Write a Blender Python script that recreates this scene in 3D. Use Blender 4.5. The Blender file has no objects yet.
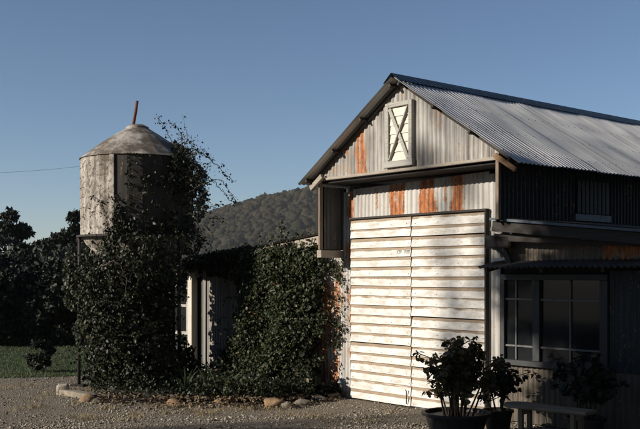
import bpy, math, random
import numpy as np
from mathutils import Vector, Matrix, noise as mnoise

# ------------------------------------------------------------------ camera, sky, sun, exposure
SC = bpy.context.scene
COL = SC.collection
rad = math.radians
cam = bpy.data.cameras.new('camera')
cam.lens = 52.6; cam.sensor_width = 36.0; cam.shift_y = 0.0945; cam.clip_end = 8000
camo = bpy.data.objects.new('camera', cam); COL.objects.link(camo)
camo.location = (0, 0, 1.78); camo.rotation_euler = (rad(90), 0, 0)
SC.camera = camo

SUN_EL = rad(20.5)
SUN_AZ = math.atan2(-0.950, -0.311)          # clockwise from +Y
SV = Vector((math.sin(SUN_AZ) * math.cos(SUN_EL), math.cos(SUN_AZ) * math.cos(SUN_EL), math.sin(SUN_EL)))
world = bpy.data.worlds.new('World'); SC.world = world; world.use_nodes = True
wn = world.node_tree.nodes; wl = world.node_tree.links
wn.clear()
wo = wn.new('ShaderNodeOutputWorld'); wb = wn.new('ShaderNodeBackground'); sk = wn.new('ShaderNodeTexSky')
sk.sky_type = 'NISHITA'; sk.sun_disc = False
sk.sun_elevation = SUN_EL; sk.sun_rotation = SUN_AZ
sk.altitude = 200; sk.air_density = 0.8; sk.dust_density = 0.0; sk.ozone_density = 2.6
wb.inputs['Strength'].default_value = 0.080
wl.new(sk.outputs[0], wb.inputs[0]); wl.new(wb.outputs[0], wo.inputs[0])
sl = bpy.data.lights.new('sun', 'SUN'); sl.energy = 5.0; sl.angle = rad(0.5); sl.color = (1.0, 0.92, 0.81)
so = bpy.data.objects.new('sun', sl); COL.objects.link(so)
so.rotation_euler = SV.to_track_quat('Z', 'Y').to_euler(); so.location = (-20, -5, 15)
SC.view_settings.view_transform = 'Standard'; SC.view_settings.look = 'None'
SC.view_settings.exposure = 0.28; SC.view_settings.gamma = 1.0; SC.view_settings.use_curve_mapping = False

RNG = np.random.default_rng(7)
random.seed(7)

# ------------------------------------------------------------------ helpers
class MB:
    def __init__(self): self.v = []; self.f = []; self.n = 0
    def add(self, verts, faces):
        o = self.n; self.v.extend([tuple(p) for p in verts]); self.f.extend([tuple(i + o for i in f) for f in faces]); self.n += len(verts); return self
    def box(self, a, b):
        x0, y0, z0 = a; x1, y1, z1 = b
        return self.add([(x0,y0,z0),(x1,y0,z0),(x1,y1,z0),(x0,y1,z0),(x0,y0,z1),(x1,y0,z1),(x1,y1,z1),(x0,y1,z1)],
                        [(0,3,2,1),(4,5,6,7),(0,1,5,4),(1,2,6,5),(2,3,7,6),(3,0,4,7)])
    def beam(self, p, q, w, h, up=(0,0,1)):
        """bar from p to q, w across, h along up"""
        p = Vector(p); q = Vector(q); d = (q - p).normalized(); up = Vector(up)
        a = d.cross(up).normalized(); u = a.cross(d).normalized()
        vs = []
        for c in (p, q):
            for i, j in ((-1,-1),(1,-1),(1,1),(-1,1)):
                vs.append(c + a * (w * .5 * i) + u * (h * .5 * j))
        return self.add(vs, [(3,2,1,0),(4,5,6,7),(0,1,5,4),(1,2,6,5),(2,3,7,6),(3,0,4,7)])
    def tube(self, pts, rs, k=7, cap=True):
        pts = [Vector(p) for p in pts]; vs = []; fs = []
        if not hasattr(rs, '__len__'): rs = [rs] * len(pts)
        prev = None
        for i, p in enumerate(pts):
            d = (pts[min(i+1, len(pts)-1)] - pts[max(i-1, 0)])
            if d.length < 1e-9: d = Vector((0,0,1))
            d.normalize()
            ref = prev if prev is not None else (Vector((1,0,0)) if abs(d.x) < .8 else Vector((0,1,0)))
            a = (ref - d * ref.dot(d))
            if a.length < 1e-6: a = d.orthogonal()
            a.normalize(); prev = a; b = d.cross(a)
            for j in range(k):
                t = 2 * math.pi * j / k
                vs.append(p + (a * math.cos(t) + b * math.sin(t)) * rs[i])
        for i in range(len(pts) - 1):
            for j in range(k):
                fs.append((i*k+j, i*k+(j+1) % k, (i+1)*k+(j+1) % k, (i+1)*k+j))
        if cap:
            fs.append(tuple(reversed(range(k)))); fs.append(tuple((len(pts)-1)*k + j for j in range(k)))
        return self.add(vs, fs)
    def lathe(self, prof, k=24, c=(0,0,0)):
        vs = []; fs = []
        for r, z in prof:
            for j in range(k):
                t = 2*math.pi*j/k; vs.append((c[0]+r*math.cos(t), c[1]+r*math.sin(t), c[2]+z))
        for i in range(len(prof)-1):
            for j in range(k): fs.append((i*k+j, i*k+(j+1) % k, (i+1)*k+(j+1) % k, (i+1)*k+j))
        return self.add(vs, fs)
    def mesh(self, name):
        me = bpy.data.meshes.new(name); me.from_pydata(self.v, [], self.f); me.update(); return me
    def build(self, name, mat, parent=None, bevel=0, smooth=False, loc=None):
        me = self.mesh(name); return link(name, me, mat, parent, bevel, smooth, loc)

def link(name, me, mat, parent=None, bevel=0, smooth=False, loc=None):
    if mat is not None and not me.materials: me.materials.append(mat)
    o = bpy.data.objects.new(name, me); COL.objects.link(o); o.parent = parent
    if loc is not None: o.location = loc
    if bevel:
        m = o.modifiers.new('bevel', 'BEVEL'); m.width = bevel; m.segments = 1; m.limit_method = 'ANGLE'
    if smooth:
        me.polygons.foreach_set('use_smooth', [True] * len(me.polygons))
    return o

def empty(name, loc=(0,0,0), rz=0, parent=None):
    o = bpy.data.objects.new(name, None); COL.objects.link(o); o.location = loc; o.rotation_euler = (0,0,rz); o.parent = parent
    o.empty_display_size = .1
    return o

def tag(o, label=None, cat=None, group=None, kind=None):
    if label: o['label'] = label
    if cat: o['category'] = cat
    if group: o['group'] = group
    if kind: o['kind'] = kind
    return o

def np_mesh(name, V, F):
    """V (n,3), F (m,k) numpy"""
    me = bpy.data.meshes.new(name); n = len(V); m, k = F.shape
    me.vertices.add(n); me.vertices.foreach_set('co', V.astype(np.float32).ravel())
    me.loops.add(m*k); me.loops.foreach_set('vertex_index', F.astype(np.int32).ravel())
    me.polygons.add(m); me.polygons.foreach_set('loop_start', np.arange(0, m*k, k, dtype=np.int32))
    me.update(calc_edges=True); return me

LEAF_V = np.array([[0,0,0],[-.36,.38,.08],[-.26,.75,.04],[0,1.0,-.06],[.26,.75,.04],[.36,.38,.08]])
LEAF_F = np.array([[0,3,2,1],[0,5,4,3]])
def rand_rot(n, rng):
    q = rng.normal(size=(n,4)); q /= np.linalg.norm(q, axis=1, keepdims=True)
    w,x,y,z = q.T
    return np.stack([np.stack([1-2*(y*y+z*z),2*(x*y-z*w),2*(x*z+y*w)],-1),
                     np.stack([2*(x*y+z*w),1-2*(x*x+z*z),2*(y*z-x*w)],-1),
                     np.stack([2*(x*z-y*w),2*(y*z+x*w),1-2*(x*x+y*y)],-1)],1)
def face_rot(nrm, rng, jit=.6):
    """leaf z axis about nrm, tip hanging down-ish"""
    n = len(nrm); N = nrm + rng.normal(size=(n,3))*jit; N /= np.linalg.norm(N,axis=1,keepdims=True)
    T = np.tile([0,0,-1.0],(n,1)) + rng.normal(size=(n,3))*.7
    T -= N*np.sum(T*N,1,keepdims=True); T /= np.linalg.norm(T,axis=1,keepdims=True)+1e-9
    B = np.cross(T, N)
    return np.stack([B, T, N], 2)
def leaves(name, C, size, mat, parent=None, nrm=None, jit=.6, rng=RNG, narrow=1.0):
    n = len(C); R = rand_rot(n, rng) if nrm is None else face_rot(nrm, rng, jit)
    s = size * (.5 + 1.1*rng.random(n)**1.6)
    L = LEAF_V * np.array([narrow,1,1])
    V = np.einsum('nij,kj->nki', R, L) * s[:,None,None] + C[:,None,:]
    F = (LEAF_F[None] + (np.arange(n)*6)[:,None,None]).reshape(-1,4)
    return link(name, np_mesh(name, V.reshape(-1,3), F), mat, parent)

# ------------------------------------------------------------------ materials
def nt(name):
    m = bpy.data.materials.new(name); m.use_nodes = True; t = m.node_tree; t.nodes.clear()
    out = t.nodes.new('ShaderNodeOutputMaterial'); p = t.nodes.new('ShaderNodeBsdfPrincipled')
    t.links.new(p.outputs[0], out.inputs[0]); return m, t, p
def N(t, typ, **kw):
    n = t.nodes.new(typ)
    for k, v in kw.items():
        if k.startswith('i_'): n.inputs[k[2:]].default_value = v
        else: setattr(n, k, v)
    return n
def coords(t, scale=(1,1,1), kind='Object'):
    tc = N(t, 'ShaderNodeTexCoord'); mp = N(t, 'ShaderNodeMapping'); mp.inputs['Scale'].default_value = scale
    t.links.new(tc.outputs[kind], mp.inputs[0]); return mp.outputs[0]
def noise(t, vec, scale, detail=4, rough=.6):
    n = N(t, 'ShaderNodeTexNoise'); n.inputs['Scale'].default_value = scale; n.inputs['Detail'].default_value = detail
    n.inputs['Roughness'].default_value = rough; t.links.new(vec, n.inputs['Vector']); return n.outputs['Fac']
def ramp(t, fac, stops):
    r = N(t, 'ShaderNodeValToRGB'); e = r.color_ramp.elements
    while len(e) < len(stops): e.new(.5)
    for el, (p, c) in zip(e, stops):
        el.position = p; el.color = (*c, 1) if hasattr(c, '__len__') else (c, c, c, 1)
    t.links.new(fac, r.inputs[0]); return r.outputs[0]
def mix(t, fac, a, b, mode='MIX'):
    m = N(t, 'ShaderNodeMix', data_type='RGBA', blend_type=mode)
    def put(s, v):
        if hasattr(v, 'links') or isinstance(v, bpy.types.NodeSocket): t.links.new(v, s)
        elif hasattr(v, '__len__'): s.default_value = (*v, 1)
        else: s.default_value = v
    put(m.inputs[0], fac); put(m.inputs[6], a); put(m.inputs[7], b); return m.outputs[2]
def math_(t, op, a, b=0.0):
    m = N(t, 'ShaderNodeMath', operation=op)
    for i, v in enumerate((a, b)):
        if isinstance(v, bpy.types.NodeSocket): t.links.new(v, m.inputs[i])
        else: m.inputs[i].default_value = v
    return m.outputs[0]
def bump(t, p, h, strength=.4, dist=.01):
    b = N(t, 'ShaderNodeBump'); b.inputs['Strength'].default_value = strength; b.inputs['Distance'].default_value = dist
    t.links.new(h, b.inputs['Height']); t.links.new(b.outputs[0], p.inputs['Normal'])
def rand_island(t):
    return N(t, 'ShaderNodeNewGeometry').outputs['Random Per Island']
def obj_rand(t):
    return N(t, 'ShaderNodeObjectInfo').outputs['Random']

RUST1, RUST2 = (.52, .175, .040), (.20, .060, .018)
def tin(name, paint, grime, metallic=0.0, rough=.6, gr=(.42,.75), axis='z', rust_auto=None, speck=True):
    """weathered corrugated iron; 'rust' vertex attribute says where the rust has come through"""
    m, t, p = nt(name)
    sc = {'z': (9,9,.55), 'free': (2,2,2), 'x': (.5,7,.5)}[axis]
    st = noise(t, coords(t, sc), 1.6, 5, .65)
    big = noise(t, coords(t), 1.7, 3)
    fine = noise(t, coords(t, (1,1,.5)), 38, 4, .7)
    g = ramp(t, math_(t, 'ADD', math_(t,'MULTIPLY',st,.7), math_(t,'MULTIPLY',big,.35)), [(gr[0],0.0),(gr[1],1.0)])
    base = mix(t, g, paint, grime)
    base = mix(t, ramp(t, fine, [(.62,0.0),(.78,.55)]), base, grime)
    rr = obj_rand(t)
    base = mix(t, math_(t,'MULTIPLY',rr,.22), base, grime)
    at = N(t, 'ShaderNodeAttribute', attribute_name='rust')
    n2 = noise(t, coords(t, (2.2,2.2,.30)), 9, 6, .7)
    n3 = noise(t, coords(t, (1,1,1)), 30, 4, .7)
    rf = math_(t, 'ADD', at.outputs['Fac'], math_(t,'ADD', math_(t,'MULTIPLY', math_(t,'SUBTRACT',n2,.5), 2.3), math_(t,'MULTIPLY', math_(t,'SUBTRACT',n3,.5), 1.3)))
    rt = ramp(t, rf, [(.22,0.0),(.46,.75)]); rf = ramp(t, rf, [(.44,0.0),(.62,1.0)]); base = mix(t, rt, base, (.36,.24,.14))
    rc = mix(t, ramp(t, noise(t, coords(t,(2,2,.7)), 14, 4), [(.38,0.0),(.62,1.0)]), RUST1, RUST2)
    col = mix(t, rf, base, rc)
    t.links.new(col, p.inputs['Base Color'])
    p.inputs['Roughness'].default_value = rough
    inv = math_(t,'MULTIPLY', math_(t,'SUBTRACT',1.0,rf), metallic)
    t.links.new(inv, p.inputs['Metallic'])
    bump(t, p, fine, .25, .004)
    return m

def wood(name, c1, c2, rough=.8, along='x', scale=6, wear=None):
    m, t, p = nt(name)
    sc = {'x': (.6,9,9), 'z': (9,9,.6), 'y': (9,.6,9)}[along]
    g = noise(t, coords(t, sc), scale, 6, .65); f = noise(t, coords(t), 22, 4, .7)
    c = mix(t, ramp(t, g, [(.35,0.0),(.68,1.0)]), c1, c2)
    c = mix(t, ramp(t, f, [(.6,0.0),(.75,.6)]), c, tuple(x*.35 for x in c1))
    t.links.new(c, p.inputs['Base Color']); p.inputs['Roughness'].default_value = rough
    bump(t, p, g, .35, .006); return m

def door_mat(name='door_paint', speck=.66):
    m, t, p = nt(name)
    at = N(t, 'ShaderNodeAttribute', attribute_name='wear')
    oi = N(t, 'ShaderNodeObjectInfo')
    mp = N(t, 'ShaderNodeMapping'); tc = N(t, 'ShaderNodeTexCoord'); t.links.new(tc.outputs['Object'], mp.inputs[0])
    cmb = N(t, 'ShaderNodeCombineXYZ'); t.links.new(math_(t,'MULTIPLY',oi.outputs['Random'],37.0), cmb.inputs[0]); t.links.new(cmb.outputs[0], mp.inputs['Location'])
    mp.inputs['Scale'].default_value = (1.3,6,7)
    g = noise(t, mp.outputs[0], 3.0, 6, .7)
    mp2 = N(t, 'ShaderNodeMapping'); t.links.new(tc.outputs['Object'], mp2.inputs[0]); t.links.new(cmb.outputs[0], mp2.inputs['Location']); mp2.inputs['Scale'].default_value=(1,1,2.2)
    f = noise(t, mp2.outputs[0], 26, 5, .75)
    wf = math_(t,'ADD', math_(t,'MULTIPLY',at.outputs['Fac'], math_(t,'ADD', math_(t,'MULTIPLY',oi.outputs['Random'],.60), .50)), math_(t,'MULTIPLY', math_(t,'SUBTRACT',g,.5), 1.0))
    wf = ramp(t, wf, [(.40,0.0),(.54,.9)])
    woodc = mix(t, ramp(t, g, [(.3,0.0),(.7,1.0)]), (.34,.24,.135), (.17,.105,.055))
    paint = mix(t, ramp(t, noise(t, mp2.outputs[0], 5, 4), [(.40,0.0),(.68,1.0)]), (.71,.68,.625), (.47,.435,.375))
    c = mix(t, wf, paint, woodc)
    c = mix(t, ramp(t, f, [(speck,0.0),(speck+.09,.8)]), c, (.13,.10,.075))
    t.links.new(c, p.inputs['Base Color']); p.inputs['Roughness'].default_value = .65
    bump(t, p, f, .3, .004); return m

def plain(name, c, rough=.7, metallic=0, var=.3, scale=12):
    m, t, p = nt(name)
    n = noise(t, coords(t), scale, 5, .65)
    t.links.new(mix(t, ramp(t, n, [(.35,0.0),(.7,1.0)]), c, tuple(x*(1-var) for x in c)), p.inputs['Base Color'])
    p.inputs['Roughness'].default_value = rough; p.inputs['Metallic'].default_value = metallic
    bump(t, p, n, .2, .004); return m

def leaf_mat(name, c1, c2, c3=None, rough=.45, trans=.15, spec=.5):
    m, t, p = nt(name)
    r = rand_island(t)
    stops = [(0.0,c1),(.6,c2)] + ([(.93,c2),(.97,c3)] if c3 else [])
    t.links.new(ramp(t, r, stops), p.inputs['Base Color'])
    p.inputs['Roughness'].default_value = rough; p.inputs['Specular IOR Level'].default_value = spec
    if trans:
        out = t.nodes['Material Output']; tr = N(t,'ShaderNodeBsdfTranslucent'); mx = N(t,'ShaderNodeMixShader'); mx.inputs[0].default_value = trans
        t.links.new(ramp(t, r, [(0.0,tuple(x*1.4 for x in c1)),(1.0,tuple(x*1.4 for x in c2))]), tr.inputs[0])
        t.links.new(p.outputs[0], mx.inputs[1]); t.links.new(tr.outputs[0], mx.inputs[2]); t.links.new(mx.outputs[0], out.inputs[0])
    return m

M = {}
M['tin_front'] = tin('tin_front', (.58,.555,.51), (.22,.195,.165), gr=(.45,.74))
M['tin_gable'] = tin('tin_gable', (.50,.475,.43), (.13,.115,.10), gr=(.42,.66))
M['tin_roof'] = tin('tin_roof', (.74,.72,.69), (.46,.45,.43), metallic=.0, rough=.5, axis='x', gr=(.40,.66))
M['tin_roof_edge'] = tin('tin_ridge', (.05,.085,.13), (.03,.05,.075), metallic=.2, rough=.5, axis='free')
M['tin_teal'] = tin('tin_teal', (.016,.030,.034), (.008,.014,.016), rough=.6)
M['tin_cheek'] = tin('tin_cheek', (.085,.088,.088), (.04,.04,.04))
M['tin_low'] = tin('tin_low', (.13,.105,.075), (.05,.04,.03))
M['tin_awning'] = tin('tin_awning', (.14,.13,.12), (.06,.055,.05), axis='free')
M['tin_white'] = tin('tin_white', (.28,.26,.23), (.12,.105,.085), gr=(.45,.8))
M['timber'] = wood('timber', (.38,.33,.27), (.24,.20,.155))
M['timber_dark'] = wood('timber_dark', (.045,.036,.028), (.022,.018,.014))
M['timber_z'] = wood('timber_z', (.26,.20,.145), (.14,.105,.07), along='z')
M['timber_orange'] = wood('timber_orange', (.40,.23,.11), (.24,.13,.06))
M['hatch_board'] = wood('hatch_board', (.74,.70,.60), (.55,.49,.39))
M['hatch_frame'] = wood('hatch_frame', (.42,.40,.36), (.28,.26,.22))
M['white_post'] = wood('white_post', (.70,.66,.58), (.45,.40,.32), along='z')
M['door'] = door_mat(); M['door_spotted'] = door_mat('door_paint_spotted', .60)
M['dark'] = plain('interior_dark', (.02,.018,.016), .9)
M['soffit'] = plain('soffit_dark', (.022,.018,.015), .9)
M['win_frame'] = plain('window_frame', (.036,.038,.038), .6)
M['iron'] = plain('iron', (.06,.05,.045), .6, .3)
M['rusty'] = plain('rusty_iron', (.20,.065,.025), .85, 0, .6)
M['concrete'] = plain('concrete', (.36,.33,.29), .9, 0, .35, 9)
M['flash'] = plain('flashing', (.10,.125,.15), .5, .2, .4)
M['cable'] = plain('cable', (.03,.03,.03), .6)
gm, gt, gp = nt('glass'); gp.inputs['Base Color'].default_value = (.012,.014,.015,1); gp.inputs['Roughness'].default_value = .06; gp.inputs['Specular IOR Level'].default_value = .35
gn = noise(gt, coords(gt), 3, 2); bump(gt, gp, gn, .05, .01); M['glass'] = gm

def silo_mat():
    m, t, p = nt('silo_skin')
    st = noise(t, coords(t, (7,7,.6)), 1.5, 6, .7); bl = noise(t, coords(t), 3.2, 6, .72); f = noise(t, coords(t), 16, 5, .75)
    c = mix(t, ramp(t, math_(t,'ADD',math_(t,'MULTIPLY',st,.5),math_(t,'MULTIPLY',bl,.5)), [(.42,0.0),(.58,1.0)]), (.50,.455,.39), (.14,.112,.082))
    c = mix(t, ramp(t, f, [(.47,0.0),(.62,.9)]), c, (.055,.040,.028))
    c = mix(t, ramp(t, noise(t, coords(t, (1.5,1.5,.5)), 4, 5, .7), [(.60,0.0),(.72,.7)]), c, (.30,.15,.07))
    t.links.new(c, p.inputs['Base Color']); p.inputs['Roughness'].default_value = .8
    bump(t, p, f, .4, .006); return m
M['silo'] = silo_mat()
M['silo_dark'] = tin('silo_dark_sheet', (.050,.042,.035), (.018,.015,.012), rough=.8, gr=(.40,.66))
def silo_roof_mat():
    m, t, p = nt('silo_roof_skin')
    bl = noise(t, coords(t), 3.0, 6, .72); f = noise(t, coords(t), 14, 5, .75)
    c = mix(t, ramp(t, bl, [(.42,0.0),(.56,1.0)]), (.38,.345,.295), (.12,.092,.065))
    c = mix(t, ramp(t, f, [(.55,0.0),(.72,.8)]), c, (.08,.06,.04))
    t.links.new(c, p.inputs['Base Color']); p.inputs['Roughness'].default_value = .85
    bump(t, p, f, .4, .006); return m
M['silo_roof'] = silo_roof_mat()

M['ivy'] = leaf_mat('ivy_leaf', (.006,.010,.004), (.024,.030,.010), (.085,.065,.028), rough=.5, trans=.10, spec=.3)
M['ivy_wall'] = leaf_mat('ivy_wall_leaf', (.009,.015,.005), (.038,.048,.015), (.12,.08,.035), rough=.5, trans=.12, spec=.3)
M['tree_leaf'] = leaf_mat('tree_leaf', (.007,.011,.005), (.018,.025,.010), rough=.7, trans=.05)
M['gum_leaf'] = leaf_mat('gum_leaf', (.02,.03,.015), (.045,.055,.028), rough=.5, trans=.1)
M['pot_leaf'] = leaf_mat('pot_plant_leaf', (.055,.052,.018), (.12,.098,.034), (.30,.17,.06), rough=.5, trans=.25)
M['shrub_leaf'] = leaf_mat('shrub_leaf', (.02,.035,.015), (.05,.065,.03), rough=.5, trans=.1)
M['litter'] = leaf_mat('litter_leaf', (.085,.052,.028), (.18,.13,.075), rough=.8, trans=0)
M['grass'] = leaf_mat('grass_blade', (.030,.060,.010), (.060,.098,.022), (.15,.12,.05), rough=.6, trans=.2)
M['dry'] = leaf_mat('dry_grass_blade', (.20,.15,.08), (.32,.25,.14), rough=.8, trans=.1)
M['bark'] = wood('bark', (.10,.08,.06), (.05,.04,.03), along='z')
M['vine'] = plain('vine_stem', (.10,.075,.055), .85)
M['stem'] = plain('plant_stem', (.11,.085,.05), .8)

def gravel_ground():
    m, t, p = nt('gravel_ground')
    v = coords(t); big = noise(t, v, .5, 4); mid = noise(t, v, 6, 5, .7); f = noise(t, v, 55, 3, .8)
    vo = N(t,'ShaderNodeTexVoronoi'); vo.inputs['Scale'].default_value = 48; t.links.new(v, vo.inputs['Vector'])
    c = mix(t, ramp(t, f, [(.35,0.0),(.65,1.0)]), (.165,.135,.098), (.275,.235,.175))
    c = mix(t, ramp(t, mid, [(.40,0.0),(.68,.75)]), c, (.13,.10,.07))
    c = mix(t, ramp(t, big, [(.42,0.0),(.65,.5)]), c, (.24,.19,.12))
    c = mix(t, .22, c, vo.outputs['Color'], 'MULTIPLY')
    t.links.new(c, p.inputs['Base Color']); p.inputs['Roughness'].default_value = .95
    bump(t, p, math_(t,'ADD',vo.outputs['Distance'],f), .7, .02); return m
M['ground'] = gravel_ground()
def stone_mat(name, stops, rough=.9):
    m, t, p = nt(name); r = rand_island(t)
    c = mix(t, ramp(t, noise(t, coords(t), 20, 4), [(.4,0.0),(.7,.4)]), ramp(t, r, stops), (.12,.10,.08))
    t.links.new(c, p.inputs['Base Color']); p.inputs['Roughness'].default_value = rough; return m
M['gravel'] = stone_mat('gravel_stone', [(0.0,(.10,.08,.06)),(.35,(.22,.188,.142)),(.7,(.34,.30,.235)),(.95,(.50,.455,.375))])
def rock_mat(name, c1, c2):
    m, t, p = nt(name); n = noise(t, coords(t), 7, 6, .7); f = noise(t, coords(t), 40, 4, .7)
    c = mix(t, ramp(t, n, [(.38,0.0),(.62,1.0)]), c1, c2); c = mix(t, ramp(t, f, [(.55,0.0),(.75,.6)]), c, (.07,.055,.04))
    t.links.new(c, p.inputs['Base Color']); p.inputs['Roughness'].default_value = .9; bump(t, p, math_(t,'ADD',n,f), .5, .02); return m
M['rock_grey'] = rock_mat('rock_grey', (.22,.185,.14), (.12,.10,.075))
M['rock_ochre'] = rock_mat('rock_ochre', (.30,.18,.085), (.15,.105,.065))
M['rock_slab'] = rock_mat('rock_slab', (.34,.29,.22), (.20,.165,.12))
M['rock_pale'] = rock_mat('rock_pale', (.50,.44,.35), (.33,.28,.21))
def lawn_mat():
    m, t, p = nt('lawn_soil'); n = noise(t, coords(t), 3, 5)
    t.links.new(mix(t, ramp(t, n, [(.4,0.0),(.65,1.0)]), (.016,.022,.008), (.024,.024,.012)), p.inputs['Base Color']); p.inputs['Roughness'].default_value = .95; return m
M['lawn'] = lawn_mat()
def hill_mat():
    m, t, p = nt('hill_soil'); n = noise(t, coords(t), .03, 5)
    t.links.new(mix(t, n, (.05,.05,.03), (.08,.07,.045)), p.inputs['Base Color']); p.inputs['Roughness'].default_value = 1; return m
M['hill'] = hill_mat()
def wood_mat():
    m, t, p = nt('far_crown'); r = rand_island(t); n = noise(t, coords(t), .16, 3, .6)
    c = ramp(t, r, [(0.0,(.022,.023,.012)),(.5,(.034,.030,.018)),(1.0,(.052,.040,.024))])
    c = mix(t, ramp(t, n, [(.42,0.0),(.58,.6)]), c, (.032,.031,.019))
    t.links.new(c, p.inputs['Base Color']); p.inputs['Roughness'].default_value = 1; p.inputs['Specular IOR Level'].default_value = .1
    bump(t, p, n, 1.0, 1.0); return m
M['far_crown'] = wood_mat()

# ------------------------------------------------------------------ barn frame: local x along the front, y into the barn
UX, UY = 780/1217.6, -935/1217.6
VX, VY = 935/1217.6, 780/1217.6
OX, OY = .4909, 13.5
RZ = math.atan2(UY, UX)
def loc2w(s, d, z=0): return Vector((OX + UX*s + VX*d, OY + UY*s + VY*d, z))
def L2W(A):
    A = np.asarray(A); return np.stack([OX+UX*A[:,0]+VX*A[:,1], OY+UY*A[:,0]+VY*A[:,1], A[:,2]], 1)
def px(pxx, pyy, Y): return Vector(((pxx-320)/935*Y, Y, 1.78-(pyy-275)/935*Y))

# ------------------------------------------------------------------ ground
def grid(name, x0, x1, y0, y1, z, nx, ny, mat, amp=0):
    xs = np.linspace(x0,x1,nx+1); ys = np.linspace(y0,y1,ny+1); X,Y = np.meshgrid(xs,ys)
    Z = np.full(X.shape, z)
    if amp: Z = Z + amp*(np.sin(X*2.1+Y*.7)*np.cos(Y*1.7-X*.4)+.5*np.sin(X*5.3+1)*np.sin(Y*4.1))
    V = np.stack([X,Y,Z],-1).reshape(-1,3); i = np.arange(ny)[:,None]*(nx+1)+np.arange(nx)[None]; i = i.ravel()
    F = np.stack([i,i+1,i+nx+2,i+nx+1],1); o = link(name, np_mesh(name,V,F), mat); return o
g = grid('ground', -4000, 4000, -4000, 4000, 0, 40, 40, M['ground']); tag(g, kind='structure')

def octa(C, S, rng, flat=.65):
    n = len(C); B = np.array([[1,0,0],[0,1,0],[-1,0,0],[0,-1,0],[0,0,1],[0,0,-1]],float)
    V = np.repeat(B[None],n,0) * rng.uniform(.6,1.15,(n,6,1)); V += rng.normal(size=(n,6,3))*.12
    V[:,:,2] *= flat; a = rng.uniform(0,6.28,n); c,s = np.cos(a),np.sin(a)
    X = V[:,:,0]*c[:,None]-V[:,:,1]*s[:,None]; Y = V[:,:,0]*s[:,None]+V[:,:,1]*c[:,None]
    V = np.stack([X,Y,V[:,:,2]],-1)*S[:,None,None] + C[:,None,:]
    f = np.array([[0,1,4],[1,2,4],[2,3,4],[3,0,4],[1,0,5],[2,1,5],[3,2,5],[0,3,5]])
    return V.reshape(-1,3), (f[None]+(np.arange(n)*6)[:,None,None]).reshape(-1,3)
n = 70000
Y = 9.6 + 7.5*RNG.random(n)**1.5; X = (RNG.random(n)*.76-.38)*Y
S = .005 + .020*RNG.random(n)**3.2
gz = np.array([mnoise.noise(Vector((a*.9,b*1.6,5.1)))+.5*mnoise.noise(Vector((a*3.1,b*3.1,1.7))) for a,b in zip(X,Y)]); kk = RNG.random(n) < np.clip(.6+1.3*gz,.22,1); X,Y,S = X[kk],Y[kk],S[kk]*(.8+.5*np.clip(gz[kk],0,1))
V,F = octa(np.stack([X,Y,S*.25],1), S, RNG)
tag(link('gravel', np_mesh('gravel',V,F), M['gravel']), 'loose tan gravel spread over the yard in front of the barn', 'gravel', kind='stuff')
n = 4200
Y = 9.8 + 7*RNG.random(n)**1.3; X = (RNG.random(n)*.76-.38)*Y
keep = RNG.random(n) < np.where(X < 0, 1.0, .35)*np.clip([.4+1.8*mnoise.noise(Vector((a*.8,b*.8,7.7))) for a,b in zip(X,Y)],.05,1)
C = np.stack([X,Y,np.full(n,.012)],1)[keep]
o = leaves('leaf_litter', C, .045, M['litter'], nrm=np.tile([0,0,1.0],(len(C),1)), jit=.35)
tag(o, 'dry brown fallen leaves scattered over the gravel', 'leaf litter', kind='stuff')
n = 3500
cl = np.stack([RNG.uniform(-5,1.2,70), RNG.uniform(11.0,15.2,70)],1); k = RNG.integers(0,70,n)
C = np.zeros((n,3)); C[:,:2] = cl[k] + RNG.normal(size=(n,2))*.10
nr = np.zeros((n,3)); nr[:,:2] = RNG.normal(size=(n,2)); 
def blades(name, C, h, w, mat, rng=RNG):
    n = len(C); a = rng.uniform(0,6.28,n); hh = h*rng.uniform(.5,1.4,n); lean = rng.normal(size=(n,2))*.45*hh[:,None]
    d = np.stack([np.cos(a),np.sin(a)],1)*w
    V = np.zeros((n,4,3)); V[:,0,:2] = C[:,:2]-d; V[:,1,:2] = C[:,:2]+d; V[:,2,:2] = C[:,:2]+d*.2+lean; V[:,3,:2] = C[:,:2]-d*.2+lean
    V[:,:2,2] = C[:,2:3]; V[:,2:,2] = (C[:,2]+hh)[:,None]
    return link(name, np_mesh(name, V.reshape(-1,3), np.arange(n*4).reshape(-1,4)), mat)
tag(blades('dry_grass', C, .05, .004, M['dry']), 'short dry grass tufts growing through the gravel', 'grass', kind='stuff')

lawn = MB(); ring = []
for i in range(60):
    t = 2*math.pi*i/60; ring.append((-11 + 8.2*math.cos(t) , 17.4 + ((1.75+.15*math.sin(3*t)) if math.sin(t) < 0 else 8)*math.sin(t), .004))
lawn.add(ring, [tuple(range(60))]); tag(lawn.build('lawn', M['lawn']), kind='structure')
n = 56000
C = np.stack([RNG.uniform(-9.2,-3.2,n), 15.6+9*RNG.random(n)**1.5, np.full(n,.004)],1)
k = ((C[:,0]+11)/8.2)**2 + ((C[:,1]-17.4)/1.75)**2*(C[:,1]<17.4) < 1.02
tag(blades('lawn_grass', C[k], .03, .005, M['grass']), 'short green lawn grass left of the silo', 'grass', kind='stuff')

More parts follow.
